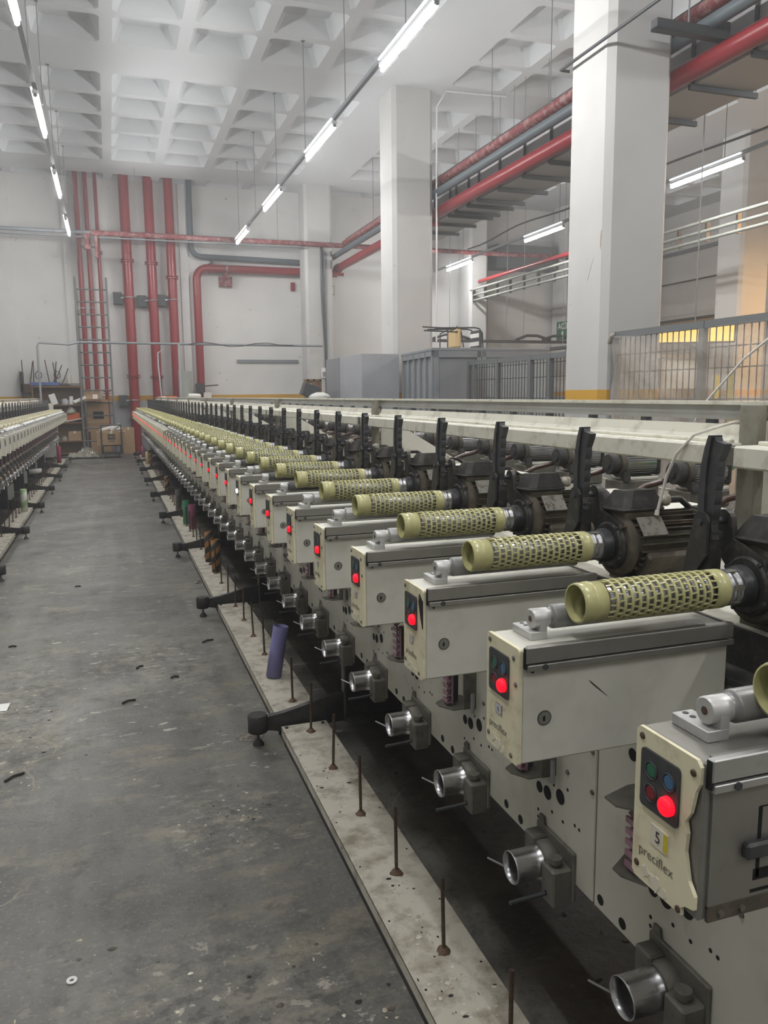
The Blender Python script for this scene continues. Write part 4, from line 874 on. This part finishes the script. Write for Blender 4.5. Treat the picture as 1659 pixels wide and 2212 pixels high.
def pegs(t, ys, y0, ytray, rnd):
    for y in ys:
        lean = rnd.uniform(-.012, .012)
        p = MB().tube([(.85, y-ytray, .09), (.85+lean*.5, y-ytray+lean*.4, .22), (.85+lean, y-ytray+lean, .338)], .0062, 'rust', 8).build('peg', t)
        b = MB().lathe([(0, .020), (.003, .020), (.004, .013), (.014, .012), (.015, .007)], (.85, y-ytray, .092), (0, 0, 1), 'rust_washer', 14)
        P = [(.85+rnd.uniform(.016, .028)*math.cos(a), y-ytray+rnd.uniform(.016, .03)*math.sin(a)) for a in [i*PI/6 for i in range(12)]]
        b.prism(P, 'z', .0918, .0926, 'rust_washer'); b.build('washer', p)
def tray(y0, y1, label, group, rz=0, loc=None, ys=(), rnd=None, xo=0):
    yc = (y0+y1)/2
    t = thing('bobbin_tray', label, 'tray', loc or (0, yc, 0), rz, group)
    L = (y1-y0)/2
    b = MB().box(.724, .955, -L, L, .084, .092, 'tray_paint').box(.724, .728, -L, L, .046, .088, 'tray_paint').box(.951, .955, -L, L, .046, .088, 'tray_paint').box(.728, .951, -L, -L+.004, .046, .086, 'tray_paint').box(.728, .951, L-.004, L, .046, .086, 'tray_paint')
    for y in (-L+.03, L-.03):
        for x in (.745, .93): b.cyl((x, y, .092), (x, y, .099), .008, 'leg_black', 8)
    yy = -L+.2
    while yy < L-.1:
        b.cyl((.742, yy, .092), (.742, yy, .0925), .004, 'dark_hole', 8).cyl((.935, yy+.05, .092), (.935, yy+.05, .0925), .004, 'dark_hole', 8); yy += .31
    b.cyl((.724, .1, .068), (.7235, .1, .068), .005, 'dark_hole', 8)
    b.build('tray_top', t)
    MB().box(.733, .748, -L+.02, L-.02, 0, .050, 'leg_black').box(.93, .945, -L+.02, L-.02, 0, .050, 'leg_black').build('base_strip', t)  # black strips filling the gap under both long tray edges
    pegs(t, ys, y0, yc, rnd)
    return t
PR = random.Random(5)
JR = [1.317+2.499*j for j in range(-1, 10)]
t = thing('winding_machine', 'long cream winding machine frame carrying the units with red lamps', 'machine', (0, 0, 0))
frame(t, JR, 1, (0, 1, 2, 3))
FEET = [3.80+2.497*j for j in range(-1, 9)]
for y in FEET[1:]: leg(t, y)
MB().box(1.0, 2.3, 23.80, 23.86, .1, 1.58, 'cover_grey').build('end_panel', t)
PEGS = [3.65+PITCH_U*k for k in range(-6, 49)]
for j in range(len(FEET)):
    y0 = FEET[j]+.045; y1 = (FEET[j+1] if j+1 < len(FEET) else 24.1)-.045
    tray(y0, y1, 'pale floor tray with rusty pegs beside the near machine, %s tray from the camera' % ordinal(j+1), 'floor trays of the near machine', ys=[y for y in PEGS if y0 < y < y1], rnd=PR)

# ---- motors and handles of the units on the far side of the near machine
def rear_proto():
    t = thing('rear_unit', '', 'winding unit')
    MB().lathe([(0, .041), (.003, .0435), (.040, .0435)], (1.99, 0, 1.43), (1, 0, 0), 'motor_black', 24).lathe([(0, .020), (.006, .018)], (1.99, 0, 1.43), (-1, 0, 0), 'leg_black', 16).lathe([(0, .052), (.003, .055), (.022, .055), (.024, .050)], (2.032, 0, 1.43), (1, 0, 0), 'motor_dust', 24).build('end_cap', t)
    b = MB().lathe([(0, .048), (.15, .048)], (2.055, 0, 1.43), (1, 0, 0), 'chrome', 24)
    for k in range(30):
        T = Matrix.Translation((0, 0, 1.43)) @ Matrix.Rotation(2*PI*k/30, 4, 'X'); b.box(2.06, 2.20, -.0012, .0012, .047, .055, 'chrome', T=T)
    b.build('motor', t)
    b = MB().box(2.05, 2.21, -.055, .055, 1.362, 1.376, 'cover_grey', .003).box(2.02, 2.21, -.06, .06, 1.302, 1.362, 'cast_grey', .004); b.prism([(-.07, 1.36), (-.05, 1.36), (-.02, 1.385), (-.06, 1.40)], 'x', 2.03, 2.06, 'hinge_black'); b.build('motor_bracket', t)
    MB().box(2.20, 2.23, -.05, .05, 1.38, 1.48, 'motor_black', .01).build('flange', t)
    MB().box(2.255, 2.285, .10, .15, 1.45, 1.650, 'black_plastic', .006).build('handle', t)
    MB().box(1.50, 1.80, -.09, .09, 1.302, 1.372, 'cover_grey', .004).tube([(1.80, 0, 1.35), (1.9, .04, 1.38), (1.99, .03, 1.40)], .012, 'hose_brown', 8).cyl((1.499, -.05, 1.33), (1.498, -.05, 1.33), .012, 'dark_hole', 12).build('junction_box', t)
    return t
rp = rear_proto()
for k in range(26):
    o = rp if k == 0 else copy_tree(rp); o.location = (0, 1.224+PITCH_U*k, 0)
    tag(o, 'silver finned motor unit behind the top beam, %s along from the camera' % ordinal(k+1), 'winding unit', 'motor units on the far side of the near machine')
b = MB().cyl((0, 0, 0), (.06, .05, 0), .035, 'stripe_yellow', 18).cyl((.06, .05, 0), (.20, .17, 0), .035, 'stripe_green', 18)
o = b.build('yarn_package'); o.location = (2.27, 2.55, 1.43); tag(o, 'yellow and green striped tube glimpsed behind the near handle', 'tube')

# ---- the machine across the aisle: same design turned round, rollers whitened for lamp reflection, lamps off
MX = -.46
lp = unit_proto(1, True); firstL = True
YL = [10.63+.07+.15+PITCH_U*k - 2.499 for k in range(0, 36)]
for k, y in enumerate(YL):
    if y > 22.4: break
    u = lp if firstL else copy_tree(lp); firstL = False
    u.location = (MX, y, 0); u.rotation_euler = (0, 0, PI); o_ = ordinal(k+1)
    tag(u, 'pale winding unit with unlit front and lamplit white roller across the aisle, %s along' % o_, 'winding unit', 'winding units of the unlit machine')
    if k in (3, 4, 9, 14, 20): kid(u, 'roller').data = ROLL_ME[0]
    t = bpy.data.objects.new('perforated_tube', TUBE_PALE); C.objects.link(t); t.location = (MX, y, 0); t.rotation_euler = (0, 0, PI)
    tag(t, 'cream perforated tube on the unlit machine across the aisle, %s along' % o_, 'tube', 'perforated tubes of the unlit machine')
t = thing('winding_machine', 'long winding machine frame across the aisle with unlit units', 'machine', (MX, 22.6, 0), PI)
frame(t, [0+2.499*j for j in range(0, 7)], 100, ())
FL = [8.20+2.43*k for k in range(0, 7)]
for y in FL: leg(t, 22.6-y)
MB().box(.93, 1.60, -.02, .04, .18, 1.58, 'cover_grey').box(.86, .90, -.01, .03, .12, 1.05, 'beam_paint').box(.65, 1.0, -.01, .04, .10, .13, 'beam_paint').box(.86, .93, -.012, .035, 1.02, 1.06, 'stripe_yellow').build('end_panel', t)
for k in range(6):
    y0, y1 = FL[k]+.05, FL[k+1]-.05; ys = [y for y in [FL[0]+.12+.405*i for i in range(40)] if y0 < y < y1]
    yc = (y0+y1)/2
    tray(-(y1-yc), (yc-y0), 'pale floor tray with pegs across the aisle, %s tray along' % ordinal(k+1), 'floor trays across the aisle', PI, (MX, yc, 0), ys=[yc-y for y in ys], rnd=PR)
    MB()
FBX = [(MX-1.35, y) for y in FL]
for k in range(6):
    o = MB().box(-.25, .25, -.9, .9, .02, .26, 'tank_grey', .01).build('dust_duct'); o.location = (MX-1.45, FL[k]+1.2, 0)
    tag(o, 'grey sheet metal duct under the unlit machine, %s section along' % ordinal(k+1), 'duct', 'ducts under the unlit machine')
for k in range(8):
    o = MB().box(-.20, .22, -.02, .80, .08, .60, 'leg_black', .01).build('suction_box'); o.location = (1.45, FEET[k+1]+.02, 0)
    tag(o, 'black box beneath the near machine behind its %s leg' % ordinal(k+1), 'box', 'black boxes beneath the near machine')

# ================================================================== loose things
def paper_tube(name, x, y, m, label, r=.043, h=.31, z=.092, tilt=(0, 0, 0), group=None):
    b = MB().lathe([(0, r-.006), (0, r), (h, r), (h, r-.006), (0, r-.006)], (0, 0, 0), (0, 0, 1), m, 24, False, False)
    o = b.build(name); o.location = (x, y, z); o.rotation_euler = tilt; tag(o, label, 'tube', group); return o
paper_tube('paper_tube', .825, 4.47, 'purple_tube', 'violet cardboard tube leaning over a peg on the near tray', .045, .305, .098, (0, .17, 0))
paper_tube('paper_tube', .862, 7.97, 'spiral_orange', 'black and orange spiral tube on the tray, farther one of the standing pair')
paper_tube('paper_tube', .868, 7.47, 'spiral_orange', 'black and orange spiral tube on the tray, nearer one of the standing pair')
paper_tube('paper_tube', .862, 10.48, 'green_tube', 'green cardboard tube standing on the tray beside the pink one')
paper_tube('paper_tube', .895, 10.06, 'pink_tube', 'dusty pink cardboard tube standing on the tray beside the green one')
paper_tube('paper_tube', .870, 11.83, 'grey_tube', 'dark grey tube standing on the tray beyond the green tube')
paper_tube('paper_tube', .850, 13.9, 'spiral_orange', 'black and orange spiral tube standing alone beyond the grey tube')
paper_tube('paper_tube', .800, 20.3, 'cream_tube', 'cream tube standing near the far end of the tray')
paper_tube('paper_tube', .860, 19.6, 'spiral_orange', 'black and orange tube near the far end beside a cream tube')
paper_tube('paper_tube', .79, 22.6, 'pink_tube', 'small pinkish tube at the far end of the near tray')
paper_tube('paper_tube', -1.255, 12.55, 'spiral_mint', 'white and mint spiral tube standing on the tray across the aisle', .045, .33)
paper_tube('paper_tube', -1.28, 21.7, 'magenta_tube', 'magenta tube standing at the far end of the tray across the aisle', .05, .42)
o = paper_tube('paper_tube', -1.42, 17.95, 'white_tube', 'white tube lying across a foot arm of the unlit machine', .055, .25, .22, (0, -PI/2, .3))
# white cord, hose
tag(MB().tube([(1.30, 1.36, 1.668), (1.25, 1.37, 1.667), (1.20, 1.375, 1.655), (1.168, 1.39, 1.642), (1.158, 1.43, 1.60), (1.155, 1.455, 1.55), (1.15, 1.465, 1.50), (1.146, 1.47, 1.468)], .0035, 'cord_white', 7).cyl((1.146, 1.47, 1.472), (1.144, 1.47, 1.460), .005, 'cord_white', 8).build('cord'), 'white cotton cord hanging off the top beam down to a motor', 'cord')
tag(MB().tube([(1.30, 1.40, 1.44), (1.33, 1.42, 1.475), (1.38, 1.45, 1.495), (1.46, 1.50, 1.50), (1.60, 1.60, 1.48), (1.7, 1.68, 1.40), (1.72, 1.70, 1.37)], .014, 'hose_brown', 10).build('hose'), 'shiny brown hose arching behind the nearest motors', 'hose')
# lint on trays, deck and beam, crumbs on the floor
LR = random.Random(21)
def blobs(name, label, spots, mats, rmin, rmax):
    b = MB()
    for x, y, z in spots:
        r = LR.uniform(rmin, rmax); n = LR.randint(4, 7); k = LR.uniform(.3, 1.6)
        top = [(x+r*k*LR.uniform(.5, 1)*math.cos(2*PI*i/n), y+r*LR.uniform(.5, 1)*math.sin(2*PI*i/n), z+LR.uniform(0, .12)*r) for i in range(n)]
        b.add(top + [(x, y, z+r*LR.uniform(.10, .28))], [(i, (i+1) % n, n) for i in range(n)], LR.choice(mats))
    o = b.build(name); tag(o, label, name.split('_')[-1], None, 'stuff'); return o
sp = []
for cx, cy_, n, s in ((.80, 2.05, 26, .05), (.84, 2.3, 22, .05), (.78, 1.85, 30, .06), (.86, 1.75, 20, .06), (.80, 3.0, 22, .07), (.83, 3.25, 12, .05), (.80, 4.6, 14, .1), (.84, 5.2, 14, .15)):
    for i in range(n): sp.append((min(.945, max(.735, LR.gauss(cx, s*.7))), LR.gauss(cy_, s*1.4), .0925))
blobs('tray_lint', 'tufts of yarn lint and crumbs scattered on the near floor tray', [p for p in sp if 1.4 < p[1] < 3.74 or 3.86 < p[1] < 6.2], ['lint', 'lint', 'debris_dark', 'sticker_pale'], .003, .011)
sp = [(LR.uniform(1.0, 1.6), LR.uniform(1.5, 6), .001) for i in range(120)]
blobs('oily_lint', 'dark clumps of oily lint on the floor under the near machine', sp, ['debris_dark', 'motor_dust', 'motor_dust'], .004, .016)
sp = []
for cx, cy_, n, s in ((.42, 3.15, 40, .10), (.1, 2.2, 30, .3), (.5, 1.9, 36, .22), (-.5, 4.6, 26, .2), (-.5, 4.0, 24, .25), (0, 6, 60, 1.5), (-.2, 9, 50, 2.2), (-.2, 14, 30, 3), (.35, 1.75, 30, .2)):
    for i in range(n):
        p = (LR.gauss(cx, s*.8), LR.gauss(cy_, s), .0005)
        if -1.05 < p[0] < .70: sp.append(p)
blobs('floor_crumbs', 'pale lint flakes and dark crumbs strewn over the aisle floor', sp, ['lint', 'lint', 'debris_dark', 'motor_dust', 'motor_dust', 'sticker_pale'], .003, .013)
sp = [(LR.uniform(1.17, 1.25), LR.uniform(1.4, 4.5), 1.626) for i in range(120)]
blobs('beam_lint', 'straw coloured lint lying along the top beam', sp, ['lint', 'sticker_pale'], .003, .008)
o = MB().add([(0, 0, .004), (.16, -.02, .001), (.17, .07, .012), (.02, .1, .003), (-.06, .05, .0)], [(0, 1, 2, 3, 4)], 'paper_white').build('paper_scrap'); o.location = (-.80, 4.72, .002); tag(o, 'folded white paper scrap on the aisle floor', 'paper')
o = MB().add([(0, 0, .002), (.05, -.01, .03), (.06, .03, .012), (.01, .05, .002)], [(0, 1, 2, 3)], 'paper_white').build('paper_scrap'); o.location = (.66, 7.45, .002); tag(o, 'small white paper scrap on the floor against the near tray', 'paper')
o = MB().ring((0, 0, 0), (0, 0, 1), .004, .016, .007, 'paper_white', 18).build('washer'); o.location = (-.204, 2.35, .001); tag(o, 'white ring washer lying on the floor near the camera', 'washer')
for i, (x, y, L, a) in enumerate([(.09, 5.19, .06, .8), (.29, 4.92, .05, .2), (.01, 4.6, .08, .4), (-.51, 3.82, .10, .7), (-.37, 7.7, .05, .1), (.57, 5.6, .09, .5), (-.74, 5.95, .05, 0)]):
    o = MB().tube([(-L/2, 0, .006), (0, .008, .009), (L/2, 0, .005)], .006, 'debris_dark', 6).build('splinter'); o.location = (x, y, 0); o.rotation_euler = (0, 0, a)
    tag(o, 'dark splinter on the aisle floor, %s of the loose bits listed outward' % ordinal(i+1) if False else 'dark splinter on the aisle floor about %s metres out, %s' % ({5.19: 'five', 4.92: 'just under five', 4.6: 'four and a half', 3.82: 'four', 7.7: 'eight', 5.6: 'five and a half', 5.95: 'six'}[y], 'short' if L < .07 else 'long'), 'splinter', 'dark splinters on the aisle floor')
TR = random.Random(9); b = MB()
for k in range(5):
    cx, cy_, r = TR.uniform(-.05, .05), TR.uniform(-.05, .06), TR.uniform(.02, .05); b.tube([(cx+r*math.cos(i*.55+k)*(1+.03*i), cy_+r*math.sin(i*.55+k), .003+.001*(i % 2)) for i in range(14)], .0009, 'lint', 4)
o = b.build('yarn_tangle'); o.location = (.56, 3.92, .001); tag(o, 'tangle of pale yarn on the floor beside the nearest levelling foot', 'yarn')
# white yarn spool and orange roll lying at the far end of the machine
o = MB().lathe([(0, .055), (.005, .085), (.30, .075), (.34, .05)], (0, 0, 0), (1, -.15, 0), 'white_tube', 18).build('yarn_spool'); o.location = (2.1, 23.0, 1.72); tag(o, 'white yarn spool lying on the far end of the near machine', 'spool')
o = MB().cyl((0, 0, 0), (.5, 0, 0), .05, 'orange', 12).cyl((.1, 0, 0), (.2, 0, 0), .052, 'white_tube', 12).build('orange_roll'); o.location = (1.30, 23.2, 1.68); tag(o, 'orange and white roll lying on the far end of the near machine', 'roll')
MB().box(1.2, 2.4, 22.9, 23.7, 1.60, 1.635, 'beam_paint').build('end_shelf', [o for o in C.objects if o.name == 'winding_machine'][0])

# ---- the far corner: shelf, ladder, boxes, trolley
t = thing('wooden_shelf', 'brown wooden shelf unit full of oddments against the far wall', 'shelf', (-2.1, 25.3, 0))
b = MB().box(0, .03, 0, .5, 0, 2.08, 'shelf_wood').box(1.34, 1.37, 0, .5, 0, 2.08, 'shelf_wood'); b.build('side_panel', t)
MB().box(0, 1.37, .48, .5, 0, 2.08, 'shelf_wood').build('back_panel', t)
for z in (.10, .46, 1.0, 1.52, 2.05): MB().box(0.03, 1.34, 0, .48, z-.03, z, 'wood').build('shelf_board', t)
def item(mb, name, loc, label, cat, group=None, rz=0, rx=0, ry=0):
    o = mb.build(name); o.location = loc; o.rotation_euler = (rx, ry, rz); return tag(o, label, cat, group)
def carton(loc, sx, sy, sz, label, rz=0, extra=None, m='cardboard'):
    t = thing('carton', label, 'box', loc, rz)
    MB().box(-sx/2, sx/2, -sy/2, sy/2, 0, sz, m, .006).build('carton_body', t)
    b = MB().box(-.03, .03, -sy/2-.002, sy/2+.002, sz-.06, sz+.003, 'sticker_pale')
    b.build('tape', t)
    if extra: extra.build('print', t)
    return t
carton((-1.02, 25.5, .46), .36, .34, .27, 'small carton on the lowest shelf of the wooden shelf unit')
item(MB().box(-.2, .2, -.16, .16, 0, .2, 'orange', .01).box(-.21, .21, -.17, .17, 0, .03, 'white_tube'), 'crate', (-1.02, 25.5, 1.05), 'orange crate tilted on the middle shelf', 'crate', ry=-.18)
item(MB().lathe([(0, .16), (.05, .17), (.12, .12), (.2, .05)], (0, 0, 0), (0, 0, 1), 'plastic_film', 10), 'plastic_bag', (-1.08, 25.45, 1.26), 'crumpled clear plastic bag on top of the orange crate', 'bag')
item(MB().lathe([(0, .1), (.06, .11), (.12, .07), (.15, .09)], (0, 0, 0), (0, 0, 1), 'plastic_film', 10), 'plastic_bag', (-1.3, 25.45, .46), 'small bundle of plastic on the lowest shelf', 'bag')
item(MB().cyl((0, 0, 0), (0, 0, .13), .07, 'white_tube', 14).cyl((0, 0, .13), (0, 0, .24), .06, 'white_tube', 14), 'spool_stack', (-1.06, 25.45, 1.52), 'two white spools stacked on the upper shelf', 'spool')
item(MB().lathe([(0, .1), (.12, .1), (.17, .06)], (0, 0, 0), (0, 0, 1), 'cabin_light', 14), 'upturned_bowl', (-1.24, 25.45, 1.52), 'grey upturned bowl on the upper shelf beside white spools', 'bowl')
item(MB().cyl((0, 0, 0), (.34, 0, .14), .06, 'white_tube', 14), 'spool', (-.98, 25.35, 1.58), 'white tube leaning at the end of the upper shelf', 'tube')
item(MB().box(-.09, .09, -.02, .02, 0, .32, 'white_tube', .01), 'white_card', (-1.5, 25.33, 1.52), 'white rectangular card leaning at the front of the shelf', 'card', ry=-.3, rx=-.1)
item(MB().lathe([(0, .035), (.12, .035), (.16, .012), (.2, .012)], (0, 0, 0), (0, 0, 1), 'blue_grey', 10), 'bottle', (-1.42, 25.6, 1.52), 'small blue bottle on the upper shelf', 'bottle')
for i, (x, w_) in enumerate(((-2.1, .38), (-1.72, .42))):
    item(MB().box(0, w_-.02, 0, .34, 0, .09, 'blue_box', .005), 'blue_case', (x-.03, 25.28, 2.08), 'flat blue case on top of the shelf unit, %s the niche edge' % ('nearer' if i == 0 else 'farther from'), 'case', 'blue cases on the shelf')
item(MB().box(0, .5, 0, .5, 0, .03, 'cast_grey'), 'steel_plate', (-1.28, 25.3, 2.10), 'stack of thin grey plates on top of the shelf unit', 'plates')
# wall niche with junk rods
t = thing('junk_rods', 'tangle of rusty rods and hoops standing in the wall niche above the shelf', 'junk', (-1.75, 26.35, 1.9))
b = MB().box(-.72, .66, -.1, .3, -.02, .24, 'rust').box(-.74, -.66, -.1, .3, 0, .6, 'leg_black').box(.6, .68, -.1, .3, .1, .5, 'sticker_pale')
for x0, x1, z in ((-.66, -.66, .95), (-.5, -.36, .9), (-.38, -.34, .93), (-.2, -.22, .93), (.1, -.02, .95), (.16, .3, .9), (.3, .2, .88), (.34, .62, .7), (.1, .45, .8), (.24, .28, .84)): b.tube([(x0, 0, .1), ((x0+x1)/2, .03, z*.5), (x1, 0, z)], .016, 'rust', 6)
for x in (-.22, .3): b.tube([(x+.09*math.cos(i*PI/6), 0, .5+.11*math.sin(i*PI/6)) for i in range(13)], .014, 'iron_dark', 6)
b.build('rods', t)
# ladder
t = thing('steel_ladder', 'grey steel ladder rack leaning upright before the thin red pipes', 'ladder', (-.33, 25.0, 0))
lean = .8/5.4
for s in (-1, 1): MB().tube([(s*.44, 0, 0), (s*.44, .9, 5.25)], .028, 'ladder_grey', 8).build('stile', t)
for k in range(13):
    z = .45+.37*k; MB().cyl((-.44, .9*z/5.25, z), (.44, .9*z/5.25, z), .02, 'ladder_grey', 8).build('rung', t)
carton((-.46, 25.55, 1.66), .40, .35, .27, 'carton with a white label sitting on a rung of the steel ladder', 0, MB().box(.0, .14, -.18, -.175, .02, .15, 'paper_white'))
MB().box(-.36, .36, -.1, .35, 1.62, 1.655, 'wood').build('rung_board', t)
carton((-.34, 25.75, .70), .62, .4, .92, 'tall carton standing behind the ladder with a dark hand hole', 0, MB().box(-.14, .16, -.21, -.199, .38, .60, 'dark_hole'))
carton((-.30, 25.7, 0), .58, .42, .70, 'carton at floor level behind the ladder below the tall one')
item(MB().lathe([(0, .26), (.06, .28), (.14, .2), (.2, .08)], (0, 0, 0), (0, 0, 1), 'plastic_film', 11), 'plastic_bag', (-.4, 25.72, 1.62), 'crinkled clear plastic on top of the tall carton', 'bag')
carton((.50, 25.75, 0), .34, .3, .80, 'narrow carton standing beside the thick red pipe')
# trolley
t = thing('hand_trolley', 'dark steel hand trolley carrying a printed carton', 'trolley', (0, 24.0, 0))
b = MB()
for s in (-1, 1): b.tube([(s*.27, 0, .12), (s*.27, 0, .94)], .02, 'iron_dark', 8)
b.cyl((-.27, 0, .94), (.27, 0, .94), .02, 'iron_dark', 8); b.build('handle_frame', t)
MB().box(-.28, .28, -.02, .6, .10, .14, 'iron_dark').box(-.26, .26, .1, .58, .34, .37, 'iron_dark').box(-.26, -.23, .56, .6, .12, .36, 'iron_dark').box(.23, .26, .56, .6, .12, .36, 'iron_dark').build('platform', t)
for s in (-1, 1): MB().cyl((s*.2-.02, .03, .05), (s*.2+.02, .03, .05), .05, 'black_plastic', 14).build('wheel', t)
for s in (-1, 1): MB().cyl((s*.2-.02, .5, .05), (s*.2+.02, .5, .05), .05, 'black_plastic', 14).build('wheel', t)
b = MB().ring((0, -.262, .21), (0, 1, 0), .004, .05, .035, 'print_black', 16)
b = MB().box(-.1, .1, -.256, -.25, .16, .31, 'print_black').ring((-.035, -.257, .235), (0, -1, 0), .003, .042, .026, 'cardboard', 16).ring((.04, -.257, .235), (0, -1, 0), .003, .042, .026, 'cardboard', 16).box(-.08, .08, -.256, -.25, .09, .13, 'print_grey')
carton((0, 24.28, .37), .80, .50, .38, 'large carton with a dark round logo riding on the hand trolley', 0, b)
item(MB().cyl((-.3, 0, 0), (.1, .05, .1), .05, 'white_tube', 12).cyl((.05, .1, .02), (.3, .15, .04), .05, 'white_tube', 12).cyl((0, -.1, 0), (.25, -.1, .16), .045, 'white_tube', 12), 'tube_pile', (-.0, 24.25, .78), 'pale tubes lying on top of the trolley carton', 'tubes')
def heap():
    b = MB(); rr = random.Random(2); n, m_ = 34, 18; vs = []
    for i in range(n+1):
        for j in range(m_+1):
            u, v = i/n, j/m_; h = .36*(math.sin(PI*u)**.45)*(math.sin(PI*min(1, v*.9+.02))**.5)*(.75+.25*math.sin(u*9+v*4))
            vs.append((-1.22+.92*u+rr.uniform(-.012, .012), 24.1+.6*v+rr.uniform(-.012, .012), max(.003, h*(.72+.2*math.sin(u*37+v*11)*math.sin(v*23-u*9)+.12*rr.random()))))
    b.add(vs, [(i*(m_+1)+j, (i+1)*(m_+1)+j, (i+1)*(m_+1)+j+1, i*(m_+1)+j+1) for i in range(n) for j in range(m_)], 'plastic_film')
    tag(b.build('plastic_heap'), 'heap of crumpled clear plastic film on the floor before the shelf', 'plastic')
heap()
item(MB().lathe([(0, .21), (2.50, .21), (2.50, .19)], (0, 0, 0), (0, 0, 1), 'tank_grey', 20), 'grey_tank', (2.27, 25.7, 0), 'grey round tank standing before the third thick pipe', 'tank')
item(MB().box(-.12, .12, -.1, .1, 0, .17, 'white_tube', .005), 'white_box', (2.98, 26.2, 1.67), 'small white dotted box on a ledge by the bent red pipe', 'box')
MB().box(2.5, 3.3, 26.0, 26.7, 1.60, 1.67, 'wood').build('wall_ledge'); tag(C.objects[-1], 'narrow ledge on the far wall by the bent red pipe', 'ledge')
item(MB().box(-.35, .35, -.03, .03, -.02, .02, 'iron_dark').box(-.36, -.12, -.1, .1, -.2, .1, 'iron_dark'), 'pipe_bracket', (3.0, 26.3, 2.05), 'dark pipe stub and valve at the foot of the bent red pipe', 'bracket', ry=-.08)
# things seen over the rail before the far column
t = thing('steel_cabinet', 'grey steel cabinet behind the rail carrying a black crate', 'cabinet', (3.95, 17.6, 0))
MB().box(0, .9, 0, .8, 0, 1.65, 'cabin_grey', .01).build('cabinet_body', t)
item(MB().box(-.19, .19, -.15, .15, 0, .28, 'black_plastic', .01), 'black_crate', (4.32, 18.0, 1.69), 'black crate tipped on its edge behind the rail', 'crate', ry=.35)
item(MB().lathe([(0, .24), (.05, .26), (.1, .19), (.14, .08)], (0, 0, 0), (0, 0, 1), 'white_tube', 12), 'white_bag', (4.55, 17.85, 1.65), 'white plastic sack beside the black crate behind the rail', 'bag')
t = thing('wooden_crate', 'tall worn wooden crate panel standing before the far column', 'crate', (4.42, 18.55, 0))
MB().box(0, .36, 0, .3, 0, 2.10, 'wood').build('crate_body', t)
b = MB()
for x in (0, .15, .31): b.box(x, x+.05, -.02, 0, 0, 2.10, 'shelf_wood')
b.box(0, .36, -.02, 0, 2.05, 2.10, 'shelf_wood').box(.06, .13, -.012, 0, 1.85, 2.0, 'sticker_pale'); b.build('batten', t)
item(MB().box(-.08, .08, -.06, 0, 0, .32, 'fixture_white', .01).box(-.05, .06, -.065, -.06, .04, .2, 'cabin_grey'), 'switch_box', (6.62, 25.39, 2.27), 'white switch box on the far column just above the cabin', 'box')
item(MB().box(-.07, .07, -.04, 0, 0, .31, 'cabin_grey').box(-.05, .05, -.045, -.04, .03, .28, 'sticker_pale'), 'notice_frame', (7.32, W-.01, 5.05), 'small grey framed notice on the far wall beside the column', 'notice')
item(MB().box(-.06, .06, -.1, 0, 0, .27, 'red_paint'), 'red_box', (5.95, W-.01, 5.14), 'small red box on the far wall beside the column', 'box')
